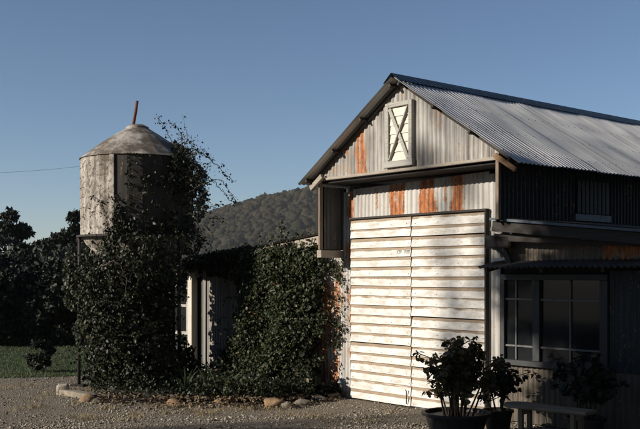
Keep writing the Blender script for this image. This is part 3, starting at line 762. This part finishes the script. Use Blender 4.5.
# broken timber bracket at the junction with the barn
MB().box((W(2.58),-.20,2.10),(W(2.98),-.10,2.26)).build('bracket', M['timber_dark'], wing, .02)
kb = MB()
for k in range(6):
    t0_, t1_ = math.pi/2*k/6, math.pi/2*(k+1)/6
    kb.beam((W(2.70)+.24*math.sin(t0_),-.15,2.12-.22*(1-math.cos(t0_))-.0),(W(2.70)+.24*math.sin(t1_),-.15,2.12-.22*(1-math.cos(t1_))),.05,.07)
kb.build('knee_brace', M['timber_dark'], wing)
MB().beam((W(2.70),-.15,1.96),(W(2.92),-.15,1.98),.04,.035).build('broken_board', M['hatch_board'], wing)
MB().beam((W(2.66),-.14,2.34),(W(2.86),-.14,2.30),.05,.05).build('broken_board', M['timber'], wing)
MB().box((W(x1)-.04,.11,0),(W(x1),8,1.95)).build('end_wall', M['tin_teal'], wing)
MB().box((W(2.78),3.0,0),(W(x1)-.05,3.05,1.95)).build('inner_wall', M['dark'], wing)

# ------------------------------------------------------------------ left lean-to
lean = empty('lean_to_shed', loc2w(-1.0,0,0), RZ); tag(lean, 'low pale lean-to shed under ivy between the silo and the barn', 'shed')
def Q(s): return s+1.0
def lz(s): return 2.33+.10*(s+.70)
lw = MB(); lw.add([(Q(-6),.07,0),(Q(-.96),.07,0),(Q(-.96),.07,lz(-.96)-.12),(Q(-6),.07,lz(-6)-.12)],[(0,1,2,3)]); lw = lw.build('front_wall', M['dark'], lean)
sheets(lw, M['tin_white'], (Q(-4.0),0,0), (1,0,0), (0,0,1), (0,-1,0), 3.04, .01, lambda x: lz(-4.0+x)-.10, nl=6, rust=lambda p: rb(p,Q(-2.1),Q(-.97),0,1.2,.4))
sheets(lw, M['tin_teal'], (Q(-6.0),0,0), (1,0,0), (0,0,1), (0,-1,0), 2.0, .01, lambda x: lz(-6.0+x)-.10, nl=4)
MB().box((Q(-4.27),-.16,0),(Q(-4.13),-.03,lz(-4.2)-.12)).build('post', M['white_post'], lean, .008)
sw_ = MB().box((Q(-5.06),-.04,.73),(Q(-4.44),-.015,1.60)).build('window', M['glass'], lean)
for a,b in (((-5.08,1.56),(-4.42,1.62)),((-5.08,.70),(-4.42,.76)),((-5.08,.76),(-5.03,1.56)),((-4.47,.76),(-4.42,1.56)),((-5.03,1.20),(-4.47,1.25))):
    MB().box((Q(a[0]),-.06,a[1]),(Q(b[0]),-.012,b[1])).build('frame_member', M['hatch_frame'], sw_, .003)
lr = MB(); lr.beam((Q(-6.1),-.22,lz(-6.1)-.06),(Q(-.30),-.22,lz(-.30)-.06),.045,.13); lr = lr.build('roof', M['timber'], lean, .004)
Ad = Vector((-1,0,-.10)).normalized()
sheets(lr, M['tin_awning'], (Q(-.30),-.30,lz(-.3)+.03), (0,1,0), Ad, (-.1,0,1), 5.0, 0, 5.8, nl=3)
MB().box((Q(-6.0),.10,0),(Q(-5.95),4.6,1.65)).build('side_wall', M['tin_teal'], lean)
MB().box((Q(-6.0),4.6,0),(Q(-.3),4.65,1.9)).build('back_wall', M['tin_teal'], lean)

# ------------------------------------------------------------------ silo
SX, SY, SRR = -2.965, 15.2, .905
silo = empty('silo', (SX, SY, 0)); tag(silo, 'old six-sided pale metal silo with hopper base, overgrown with ivy', 'silo')
NS = 24
ang = [rad(-14 - 90 + 15*k) for k in range(NS)]           # 0 = towards the camera, + = right
def hv(k, r, z): a = ang[k % NS]; return Vector((r*math.sin(a), -r*math.cos(a), z))
def hva(deg, r, z): a = rad(deg); return Vector((r*math.sin(a), -r*math.cos(a), z))
ZB, ZE, ZT = 2.40, 3.64, 4.17
def slab(name, quad, th, mat, parent, bev=.003):
    q = [Vector(p) for p in quad]; n_ = (q[1]-q[0]).cross(q[3]-q[0]).normalized()
    vs = q + [p - n_*th for p in q]
    return MB().add(vs, [(0,1,2,3),(7,6,5,4),(0,4,5,1),(1,5,6,2),(2,6,7,3),(3,7,4,0)]).build(name, mat, parent, bev)
body = MB().lathe([(.55,ZB),(.55,ZE)],12).build('body', M['dark'], silo)
roof = MB().lathe([(.5,ZE),(.12,ZT-.10)],12).build('roof', M['dark'], silo)
hop = MB().lathe([(.10,1.15),(.5,ZB-.15)],12).build('hopper', M['dark'], silo)
PROF = [(SRR+.025,ZE),(.58,ZE+.265),(.33,ZE+.43),(.16,ZT)]
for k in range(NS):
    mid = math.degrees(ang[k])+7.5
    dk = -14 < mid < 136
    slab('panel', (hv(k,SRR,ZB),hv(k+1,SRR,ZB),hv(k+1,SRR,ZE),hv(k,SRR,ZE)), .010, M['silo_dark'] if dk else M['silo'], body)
    for (r0,z0),(r1,z1) in zip(PROF[:-1],PROF[1:]):
        slab('roof_panel', (hv(k,r0,z0),hv(k+1,r0,z0),hv(k+1,r1,z1),hv(k,r1,z1)), .010, M['silo_roof'], roof, .002)
    slab('hopper_panel', (hv(k,.14,1.05),hv(k+1,.14,1.05),hv(k+1,SRR-.03,ZB-.02),hv(k,SRR-.03,ZB-.02)), .010, M['silo'], hop)
    MB().beam(hv(k,SRR+.03,ZB-.005), hv(k+1,SRR+.03,ZB-.005), .06,.035).build('ring_beam', M['timber_dark'], silo, .004)
for dg in (-14,-104,76,166):
    MB().beam(hva(dg,SRR+.006,ZB+.02), hva(dg,SRR+.006,ZE-.01), .075,.028, (math.sin(rad(dg)),-math.cos(rad(dg)),0)).build('corner_trim', M['silo'], body, .004)
for dg in (-78,-165,55,150):
    MB().tube([hva(dg,SRR+.02,0), hva(dg,SRR+.01,ZB-.03)], .028, 8).build('leg', M['iron'], silo, smooth=True)
    bp = hva(dg,SRR+.02,0); MB().box((bp.x-.09,bp.y-.09,0),(bp.x+.09,bp.y+.09,.03)).build('foot_plate', M['iron'], silo, .004)
rv = MB()
for k in range(NS):
    for z in np.arange(ZB+.12, ZE, .16):
        p = hv(k,SRR,z).lerp(hv(k+1,SRR,z), .12); n_ = (hv(k,1,0)+hv(k+1,1,0)).normalized(); rv.tube([p, p+n_*.010], [.010,.006], 6)
rv.build('rivet', M['iron'], body)['kind'] = 'stuff'
cp = MB().lathe([(.001,ZT+.055),(.10,ZT+.05),(.185,ZT+.01),(.19,ZT-.02),(.17,ZT-.03)],18).build('cap', M['silo_roof'], silo)
t0 = px(133.5,124,SY-.1); t1 = px(137.2,101,SY-.1); o_ = Vector((SX,SY,0))
MB().tube([t0-o_-Vector((.01,0,.12)), t0-o_, (t0+t1)/2-o_+Vector((.004,0,0)), t1-o_], [.026,.026,.025,.024], 8).build('vent_pipe', M['rusty'], silo, smooth=True)

# ------------------------------------------------------------------ ivy
def interp(x, pts):
    return np.interp(x, [p[0] for p in pts], [p[1] for p in pts])
def ivy_silo():
    root = empty('ivy', (SX, SY-.9, 0)); tag(root, 'thick dark ivy smothering the silo legs and right side', 'ivy')
    rng = np.random.default_rng(21); n = 90000
    th = rng.uniform(rad(-110), rad(125), n); z = rng.uniform(0.02, 4.05, n)
    low = z < ZB
    r = np.where(low, .98 + .26*rng.beta(2,2,n) + .12*np.sin(3*th+z*2.3), SRR*.93 + .05 + np.where(th > rad(38), .36, .18)*rng.beta(1.2,3,n))
    r = np.where(z > ZE, .17+(ZT-z)/(ZT-ZE)*(SRR-.15)+.04+.18*rng.beta(1.2,3,n), r)
    X = SX + r*np.sin(th); Yv = SY - r*np.cos(th)
    ppx = 320 + 935*X/Yv
    ppy = 275 - 935*(z-1.78)/Yv
    top = interp(ppx, [(50,262),(62,258),(70,243),(80,255),(95,262),(101,243),(107,214),(113,194),(119,186),(126,206),(136,222),(150,228),(160,215),(167,188),(172,150),(176,138),(182,136),(190,140),(205,146),(212,170),(225,260)])
    nz = np.array([mnoise.noise(Vector((a*.06,b*.06,1.3))) for a,b in zip(ppx,ppy)])
    nz2 = np.array([mnoise.noise(Vector((a*.16,b*.16,4.3))) for a,b in zip(ppx,ppy)])
    dens = np.clip((ppy - top + 16*nz)/14, 0, 1)
    dens = np.maximum(dens, np.where((ppx > 126) & (z > ZB) & (z < ZE), .22, 0)*np.clip(.5+2*nz2+1.5*nz,0,1)); dens *= np.clip(.62 + 1.9*nz2 + .8*nz, .10, 1); dens = np.where(low & (th > rad(102)), 0, dens)
    # thinner veil on the lit left face
    keep = rng.random(n) < dens
    # depth falls off towards the edges of the clump
    lft = interp(ppy, [(230,58),(290,62),(320,72),(345,80),(375,88),(400,98)]); rgt = interp(ppy, [(150,203),(240,204),(258,198),(275,188),(340,186),(365,194),(400,200)])
    keep &= (ppx > lft + 16*nz) & (ppx < rgt + 9*nz)
    keep &= ~((ppx > 170) & (ppx < 190) & (ppy > 284) & (ppy < 336) & (rng.random(n) < .5))
    keep &= rng.random(n) < .86
    C = np.stack([X,Yv,z],1)[keep]; nr = np.stack([np.sin(th),-np.cos(th),.35*np.ones(n)],1)[keep]
    leaves('leaves', C-np.array([SX,SY-.9,0]), .043, M['ivy'], root, nrm=nr, jit=.95, rng=rng)['kind'] = 'stuff'
    # inner filling behind the outer shell
    n = 12000; th = rng.uniform(0,6.28,n); z = rng.uniform(.02,2.3,n); r = np.sqrt(rng.random(n))*.82
    C = np.stack([r*np.sin(th), .9-r*np.cos(th), z],1)
    wx = 320+935*(C[:,0]+SX)/(C[:,1]+SY-.9); C = C[(wx < 172)]
    leaves('inner_leaves', C, .085, M['tree_leaf'], root, rng=rng)['kind'] = 'stuff'
    # stems
    mb = MB(); C = []
    def tend(pts, r0, nleaf, amp=.03, ls=.05):
        P = [px(*p) - Vector((SX,SY-.9,0)) for p in pts]; Q_ = []
        for i in range(len(P)-1):
            for k in range(5):
                t = k/5; a = P[max(i-1,0)]; b = P[i]; c = P[i+1]; d = P[min(i+2,len(P)-1)]
                q = .5*((2*b)+(c-a)*t+(2*a-5*b+4*c-d)*t*t+(3*b-a-3*c+d)*t*t*t)
                Q_.append(q + Vector(rng.normal(size=3))*.010)
        Q_.append(P[-1]); m = len(Q_)
        MB().tube(Q_, [r0*(1-.75*i/m) for i in range(m)], 5).build('stem', M['vine'], root, smooth=True)
        for _ in range(nleaf):
            t = rng.random()**.8*(m-1); i = int(t); q = Q_[i].lerp(Q_[min(i+1,m-1)], t-i); C.append(np.array(q) + rng.normal(size=3)*amp)
    tend([(178,165,14.6),(185,150,14.6),(200,152,14.6),(215,163,14.6),(226,175,14.6),(236,182,14.6)], .010, 70)
    tend([(182,175,14.6),(195,165,14.5),(210,178,14.5),(222,190,14.5),(230,200,14.5),(239,204,14.5)], .009, 55)
    tend([(185,195,14.5),(200,186,14.5),(216,180,14.5),(226,186,14.5),(233,197,14.5),(236,206,14.5)], .009, 60)
    tend([(176,150,14.8),(168,134,14.8),(163,124,14.8),(157,117,14.8)], .008, 60)
    tend([(180,150,14.8),(182,138,14.8),(176,126,14.8),(168,122,14.8)], .008, 50)
    tend([(184,150,14.8),(187,138,14.8),(185,126,14.8),(183,115,14.8)], .006, 12)
    tend([(186,215,14.5),(200,210,14.5),(212,206,14.5),(222,203,14.5)], .007, 60)
    tend([(190,230,14.5),(205,224,14.5),(213,218,14.5),(224,219,14.5)], .007, 60)
    tend([(188,180,14.5),(198,176,14.5),(207,168,14.5),(213,158,14.5)], .006, 35)
    tend([(188,160,14.6),(196,150,14.6),(205,151,14.6),(210,157,14.6)], .006, 30)
    for k in range(26):   # fuzz along the right edge
        y = rng.uniform(135,245); x = np.interp(y,[135,160,245],[178,190,192]); tend([(x-6,y+6,14.55),(x+6,y+rng.uniform(-6,3),14.5),(x+rng.uniform(10,20),y+rng.uniform(-8,8),14.45)], .005, 34, .045)
    # bare vines on the pale face
    for pts in ([(95,262,14.3),(101,240,14.35),(110,226,14.3),(116,208,14.2),(121,195,14.2)], [(84,205,14.7),(92,212,14.5),(100,203,14.4),(108,197,14.3),(116,196,14.2)], [(100,212,14.4),(106,222,14.35),(103,236,14.35),(110,250,14.2)], [(83,216,14.7),(88,224,14.6),(94,236,14.5)], [(112,240,14.3),(106,215,14.35),(98,200,14.4),(92,196,14.5)]):
        tend(pts, .007, 26, .02)
    for k in range(44):   # loose strands standing out from the mass
        x = rng.uniform(64,192); y = rng.uniform(250,395); sx_ = (x-130)/65; Yd = 14.1+.5*abs(sx_)
        if x > 168 and 280 < y < 340: continue
        tend([(x-4*sx_,y+4,Yd),(x+3*sx_,y-3,Yd-.16),(x+rng.uniform(5,12)*sx_,y+rng.uniform(-12,8),Yd-.26)], .004, 26, .04)
    tend([(100,268,13.9),(112,262,13.8),(122,268,13.8),(126,285,13.8),(124,300,13.8)], .010, 10)
    C = np.array(C); nr = rng.normal(size=C.shape); nr[:,1] -= .5
    leaves('tendril_leaves', C, .033, M['ivy'], root, nrm=nr, jit=.8, rng=rng)['kind'] = 'stuff'
ivy_silo()

def ivy_wall():
    base = loc2w(-1.6,-.5,0); root = empty('ivy', base); tag(root, 'dense leafy ivy covering the lean-to wall left of the barn doors', 'ivy')
    rng = np.random.default_rng(22); n = 80000
    z = rng.uniform(.02, 2.62, n); s = rng.uniform(-3.6, -.12, n)
    bul = (.16 + .62*np.clip(1-z/2.5,0,1)**.8)*np.clip((-s-.10)/.9,.12,1)
    nzz = np.array([mnoise.noise(Vector((a*1.5,b*1.5,2.2))) for a,b in zip(s,z)])
    d = -(bul*(1+.55*nzz)) - .10*rng.normal(size=n)*.6 ; d = np.minimum(d,-.03)
    P = L2W(np.stack([s,d,z],1)); ppx = 320+935*P[:,0]/P[:,1]; ppy = 275-935*(z-1.78)/P[:,1]
    nz = np.array([mnoise.noise(Vector((a*.07,b*.07,9.3))) for a,b in zip(ppx,ppy)]); nz2 = np.array([mnoise.noise(Vector((a*.22,b*.22,2.3))) for a,b in zip(ppx,ppy)])
    right = interp(ppy, [(230,322),(250,330),(300,327),(350,321),(380,314),(398,303),(420,298)])
    left = interp(ppy, [(235,262),(245,246),(255,240),(300,236),(330,233),(345,226),(365,212),(385,196),(410,190)])
    top = interp(ppx, [(190,340),(214,345),(230,300),(236,262),(242,247),(255,243),(270,243),(285,238),(300,240),(315,237),(326,246),(336,262)])
    e = np.minimum(np.minimum((right-ppx)/12, (ppx-left)/9), (ppy-top)/6) + 1.1*nz
    dens = np.clip(e,0,1)*np.clip(.72+1.5*nz2+.6*nz,.15,1)
    keep = rng.random(n) < dens
    keep &= rng.random(n) < .95
    C = P[keep]; nr = np.tile([-VX,-VY,.45],(len(C),1))
    leaves('leaves', C-np.array(base), .041, M['ivy_wall'], root, nrm=nr, jit=.95, rng=rng)['kind'] = 'stuff'
    n = 9000; z = rng.uniform(.02,2.2,n); s = rng.uniform(-2.9,-.55,n); d = -rng.uniform(.02,.9,n)*(.1+.62*np.clip(1-z/2.5,0,1))
    P = L2W(np.stack([s,d,z],1)); ppx = 320+935*P[:,0]/P[:,1]; ppy = 275-935*(z-1.78)/P[:,1]
    k = (ppx > 240) & (ppx < 318) & (ppy > 250)
    leaves('inner_leaves', P[k]-np.array(base), .075, M['tree_leaf'], root, rng=rng)['kind'] = 'stuff'
    # ivy hanging from the roof edge towards the silo
    n = 5200; s = rng.uniform(-5.2,-2.5,n); hang = np.array([.22+.5*max(0,mnoise.noise(Vector((q*2.1,3.3,0)))) for q in s]); z = 2.33+.10*(s+.70)+.08-hang*rng.random(n)**1.3; d = -.24-.14*rng.random(n)
    P = L2W(np.stack([s,d,z],1)); leaves('hanging_leaves', P-np.array(base), .05, M['ivy_wall'], root, nrm=np.tile([-VX,-VY,.3],(n,1)), jit=.9, rng=rng)['kind'] = 'stuff'
    # sprigs above the beam and thin tendrils over the wall by the door
    mb = MB(); C = []
    for x,y,dx,dy in ((285,240,-2,-14),(281,238,0,-18),(262,244,-4,-8),(300,240,3,-8),(310,238,4,-6),(272,242,-2,-8),(294,240,2,-9)):
        a = px(x,y,14.2); b_ = px(x+dx,y+dy,14.2); MB().tube([a-base,(a+b_)/2-base+Vector((.01,0,0)),b_-base],[.006,.005,.003],4).build('stem', M['vine'], root)
        for _ in range(34): C.append(np.array(a.lerp(b_,rng.random())-base)+rng.normal(size=3)*.03)
    for _ in range(30):
        s_ = rng.uniform(-2.7,-.6); z_ = rng.uniform(.3,2.3); d_ = -(.14+.60*(1-z_/2.5)); p0 = loc2w(s_,d_,z_); q = loc2w(s_+rng.normal()*.08, d_-rng.uniform(.08,.22), z_+rng.uniform(-.12,.16))
        MB().tube([p0-base,(p0+q)/2-base+Vector((0,0,.02)),q-base],[.004,.003,.002],4).build('stem', M['vine'], root)
        for _ in range(22): C.append(np.array(p0.lerp(q,rng.random())-base)+rng.normal(size=3)*.04)
    for _ in range(34):
        y = rng.uniform(258,350); x = 326; p0 = loc2w(rng.uniform(-.62,-.4), -.03, 1.78-(y-275)/935*13.6); q = loc2w(rng.uniform(-.30,-.02), -.03, p0.z + rng.uniform(-.25,.15))
        MB().tube([p0-base,(p0+q)/2-base+Vector((0,0,.03)),q-base],[.004,.003,.002],4).build('stem', M['vine'], root)
        for _ in range(16): C.append(np.array(p0.lerp(q,rng.random())-base)+rng.normal(size=3)*.035)
    C = np.array(C); leaves('tendril_leaves', C, .04, M['ivy_wall'], root, nrm=np.tile([-VX,-VY,.3],(len(C),1)), jit=.8, rng=rng)['kind'] = 'stuff'
ivy_wall()

# low bed plants between silo and ivy wall
def strappy(name, base, n, h, label, seed, mat='shrub_leaf'):
    rng = np.random.default_rng(seed); root = empty(name, base); tag(root, label, 'plant', 'low plants in the rock-edged bed')
    for k in range(n):
        a = rng.uniform(0,6.28); l = h*rng.uniform(.6,1.2); w = .022*rng.uniform(.7,1.3); vs = []; dr = Vector((math.cos(a),math.sin(a),0)); sd = Vector((-dr.y,dr.x,0)); b = rng.uniform(.25,.9)
        for i in range(5):
            t = i/4; p = dr*(l*b*t*t*.9) + Vector((0,0,l*(t-.45*b*t*t))); ww = w*(1-t)**.7+.001; vs += [p-sd*ww, p+sd*ww+Vector((0,0,.004))]
        MB().add(vs, [(2*i,2*i+1,2*i+3,2*i+2) for i in range(4)]).build('blade', M[mat], root)
sp = ((206,396,13.7,'strap-leaved plant in front of the pale post'),(217,398,13.5,'strap-leaved plant right of the pale post'),(186,399,13.4,'strap-leaved plant left of the pale post, at the silo ivy'),(229,399,13.4,'strap-leaved plant at the left foot of the wall ivy'))
for i,(x,y,Y,l) in enumerate(sp): b = px(x,275,Y); strappy('bed_plant', (b.x,Y,0), 26, .50, l, 70+i)

# ------------------------------------------------------------------ rocks and kerb
def rock(base, sx, sy, sz, rz, mat, label, seed, name='rock', cat='rock', group='rocks edging the garden bed', boxy=False):
    rng = np.random.default_rng(seed); off = Vector(rng.uniform(-50,50,3))
    d = np.array([1+.38*mnoise.noise(Vector(p)*1.3+off)+.16*mnoise.noise(Vector(p)*3.3+off)+.07*mnoise.noise(Vector(p)*8+off) for p in ico3V])
    V = ico3V*d[:,None]
    for q in range(11):
        pn = rng.normal(size=3); pn /= np.linalg.norm(pn); V = V - np.maximum(0, V@pn - rng.uniform(.55,.85))[:,None]*pn*.92
    if boxy: V = np.sign(ico3V)*np.abs(ico3V)**.35*(.55+.45*d[:,None])
    V = V*1.2*np.array([sx,sy,sz]); V[:,2] += sz*.30; V[:,2] = np.maximum(V[:,2],-.03)
    o = link(name, np_mesh('rock', V, ico3F), M[mat]); o.location = base; o.rotation_euler = (0,0,rz); tag(o, label, cat, group); return o
RK = [(331,398,.17,.10,.07,'rock_grey','flat grey rock nearest the barn doors in the bed edging'),(316,401,.16,.11,.075,'rock_grey','flat grey rock second from the barn doors in the bed edging'),
      (301,405,.13,.09,.07,'rock_grey','grey rock third from the barn doors under the ivy'),(276,407,.15,.09,.085,'rock_ochre','ochre-topped rock at the foot of the wall ivy'),
      (288,408,.09,.07,.06,'rock_grey','small grey rock just right of the ochre-topped rock'),(260,407,.12,.08,.06,'rock_grey','dull grey rock left of the ochre-topped rock'),
      (243,406,.10,.08,.05,'rock_grey','grey rock below the left edge of the wall ivy'),(222,404,.10,.07,.06,'rock_ochre','small orange rock between silo ivy and wall ivy'),
      (204,405,.12,.08,.05,'rock_grey','low grey rock below the pale post'),(178,405,.12,.09,.06,'rock_ochre','yellowish rock at the right foot of the silo ivy'),
      (156,407,.10,.08,.05,'rock_grey','dark low rock at the middle foot of the silo ivy'),(87,401,.13,.09,.075,'rock_ochre','ochre rock at the left foot of the silo ivy'),(97,403,.08,.07,.05,'rock_grey','small rock right of the ochre rock by the silo slab')]
for i,(x,y,sx,sy,sz,m,l) in enumerate(RK):
    if x in (204,156,243,260): continue
    Y = 935*1.78/(y-275); b = px(x,y,Y); rock((b.x,b.y,0), sx,sy,sz, random.uniform(-.5,.3), m, l, 90+i)
b = px(63,393,14.0); rock((b.x,14.0,0), .075,.08,.10, .2, 'rock_pale', 'pale block of stone at the corner of the silo slab', 120, boxy=True)
b = px(80,396,13.75); rock((b.x,13.72,0), .36,.10,.05, -.75, 'rock_slab', 'long low pale stone slab edging the silo base', 121, 'stone_slab', 'stone slab', None, True)
# raised soil bed behind the rocks
edge = [(338,398),(316,400.5),(301,404),(276,406),(243,405.5),(204,404.5),(178,404.5),(156,405.5),(97,402)]
front = [px(x,y,935*1.78/(y-275)) for x,y in edge]; bk = [loc2w(s_,-.03,0) for s_ in (-.28,-.6,-1.0,-1.7,-2.6,-3.6,-4.3,-4.8,-5.6)]
vs = []; K = 12; rb_ = np.random.default_rng(3)
for f_, b_ in zip(front, bk):
    for j in range(K+1):
        t = j/K; q = Vector((f_.x,f_.y,0)).lerp(Vector((b_.x,b_.y,0)), t); q.z = -.01 + .075*math.sin(min(1,t*3)*math.pi/2) + rb_.normal()*.008*(j > 0); vs.append(q)
soil = plain('bed_soil', (.035,.026,.018), .95, 0, .5, 25)
tag(MB().add(vs, [(i*(K+1)+j, (i+1)*(K+1)+j, (i+1)*(K+1)+j+1, i*(K+1)+j+1) for i in range(len(edge)-1) for j in range(K)]).build('garden_bed', soil, smooth=True), kind='structure')
n = 2600; i_ = rb_.integers(0,len(edge)-1,n); t_ = rb_.random(n); u_ = rb_.normal(size=n)*.15+.08
C = np.array([list(front[a].lerp(front[a+1],b)) for a,b in zip(i_,t_)]); C[:,1] += u_*1.6; C[:,0] += rb_.normal(size=n)*.05; C[:,2] = .015+np.where(u_ > .03,.055,0)+.03*rb_.random(n)
tag(leaves('bed_litter', C, .05, M['litter'], nrm=np.tile([0,0,1.0],(n,1)), jit=.7, rng=rb_), 'brown leaf litter gathered along the rock edging', 'leaf litter', kind='stuff')

n = 11000; i_ = rb_.integers(0,len(edge)-1,n); t_ = rb_.random(n); u_ = .06+.85*rb_.random(n)**1.4
C = np.array([list(Vector(front[a].lerp(front[a+1],b)).lerp(bk[a].lerp(bk[a+1],b), u)) for a,b,u in zip(i_,t_,u_)])
hh = np.array([max(0, mnoise.noise(Vector((x*1.7,y*1.7,0)))+.32) for x,y,_ in C]); k = rb_.random(n) < np.clip(hh*3,0,1)
C[:,2] = .06 + rb_.random(n)*hh*.55
tag(leaves('ground_ivy', C[k], .05, M['ivy'], nrm=np.tile([-.4,-.3,.8],(int(k.sum()),1)), jit=.8, rng=rb_), 'dark ground ivy spreading over the bed behind the rocks', 'ivy', kind='stuff')

# ------------------------------------------------------------------ potted plant, bench
def pot_plant(base, r, h, stems, label, seed, ph, mat, leaf, catl='potted plant', potmat=None, wide=.34):
    rng = np.random.default_rng(seed); root = empty('potted_plant', base); tag(root, label, catl)
    pm = MB().lathe([(.001,0),(r*.72,0),(r*.80,h*.3),(r*.93,h*.8),(r*.95,h*.88),(r*1.05,h*.89),(r*1.06,h*.98),(r*1.02,h),(r*.95,h*.99),(r*.92,h*.86),(.001,h*.86)],28)
    pm.build('pot', potmat, root, smooth=False)
    mb = MB(); C = []; NR = []
    for k in range(stems):
        a = rng.uniform(0,6.28); q = rng.uniform(.1,1)*r*.5; tipr = wide*rng.uniform(.25,1.0); H = ph*rng.uniform(.55,1.0)*(1-.25*(tipr/wide)**2)
        p0 = Vector((math.cos(a)*q, math.sin(a)*q, h*.84)); tip = Vector((math.cos(a)*tipr, math.sin(a)*tipr, h+H)); mid = p0.lerp(tip,.5)+Vector((rng.normal()*.04,rng.normal()*.04,.05))
        mb.tube([p0,mid,tip],[.011,.008,.005],6)
        ends = [tip]
        for j in range(7):
            t = rng.uniform(.30,.95); s0 = mid.lerp(tip,(t-.5)*2) if t > .5 else p0.lerp(mid,t*2); e = s0 + Vector((rng.normal()*.10,rng.normal()*.10,rng.uniform(.02,.14))); mb.tube([s0,e],[.007,.004],5); ends.append(e)
        for e in ends:
            m_ = rng.integers(11,18); dd = rng.normal(size=(m_,3)); dd /= np.linalg.norm(dd,axis=1,keepdims=True); C.append(np.array(e)+dd*.035*rng.uniform(.2,1.3,(m_,1))); NR.append(dd*.6+np.array([0,0,.7]))
    mb.build('stem', M['stem'], root, smooth=True)
    C = np.concatenate(C); NR = np.concatenate(NR)
    leaves('foliage', C, leaf, M[mat], root, nrm=NR, jit=.4, rng=rng, narrow=1.25)['kind'] = 'stuff'
    return root
darkpot = plain('dark_pot', (.035,.03,.027), .6, 0, .4); terra = plain('terracotta_pot', (.20,.09,.05), .8, 0, .4)
pot_plant((1.48,10.15,0), .36, .30, 24, 'bushy brown-leaved plant in a wide dark pot before the doors', 131, .84, 'pot_leaf', .05, potmat=darkpot, wide=.31)
b = px(498,275,10.6); pot_plant((b.x,10.6,0), .17, .26, 8, 'smaller leafy pot plant right of the wide dark pot', 132, .55, 'tree_leaf', .05, potmat=darkpot, wide=.20)
b = px(590,275,9.6); pot_plant((b.x,9.75,0), .20, .30, 10, 'dark pot plant under the window right of the bench middle', 133, .70, 'tree_leaf', .06, potmat=darkpot, wide=.28)

bn = empty('bench', (1.93,9.66,0), math.atan2(-.70,.72)); tag(bn, 'weathered plank bench with rounded end under the wing window', 'bench')
pl = MB(); pts = []; 
for i in range(13):
    t = math.pi*(.5+i/12); pts.append((.15+.16*math.cos(t), .155*math.sin(t)))
pts += [(.95,-.12),(.95,.12)]
n_ = len(pts); pl.add([(x,y,.435) for x,y in pts]+[(x,y,.47) for x,y in pts], [tuple(reversed(range(n_))), tuple(range(n_,2*n_))]+[(i,(i+1)%n_,n_+(i+1)%n_,n_+i) for i in range(n_)])
pl.build('seat', wood('bench_wood', (.28,.22,.14), (.15,.115,.075)), bn, .008)
for x in (.22,.80):
    for y in (-.08,.08): MB().beam((x,y,0),(x,y,.434),.045,.045,(0,1,0)).build('leg', M['timber_z'], bn, .004)
    MB().beam((x,-.10,.40),(x,.10,.40),.03,.06).build('rail', M['timber'], bn)

# ------------------------------------------------------------------ power line
ca = px(-60,174,52); cb = px(136,158,64)
for P,l in ((ca,'timber power pole outside the left edge'),(cb,'timber power pole hidden behind the silo')):
    r_ = empty('power_pole', (P.x,P.y,0)); tag(r_, l, 'power pole'); MB().tube([(0,0,0),(0,0,P.z+.15)],[.14,.10],10).build('pole', M['bark'], r_, smooth=True); MB().box((-.7,-.05,P.z-.12),(.7,.05,P.z-.02)).build('cross_arm', M['bark'], r_, .01)
pts = []
for i in range(25):
    t = i/24; p = ca.lerp(cb,t); p.z -= .55*4*t*(1-t)*.5; pts.append(p)
cbk = MB().tube(pts, .007, 5); tag(cbk.build('power_cable', M['cable']), 'thin dark power cable crossing the sky left of the silo', 'cable')

# ------------------------------------------------------------------ air
hm = bpy.data.materials.new('haze_air'); hm.use_nodes = True; ht_ = hm.node_tree; ht_.nodes.clear()
ho = ht_.nodes.new('ShaderNodeOutputMaterial'); hv_ = ht_.nodes.new('ShaderNodeVolumePrincipled')
hv_.inputs['Color'].default_value = (.88,.87,.85,1); hv_.inputs['Density'].default_value = .00015; hv_.inputs['Anisotropy'].default_value = .2
ht_.links.new(hv_.outputs[0], ho.inputs['Volume'])
hz_ = MB().box((-4200,-4200,-4),(4200,4200,140)).build('haze', hm); tag(hz_, 'thin haze over the valley', 'haze', kind='stuff')
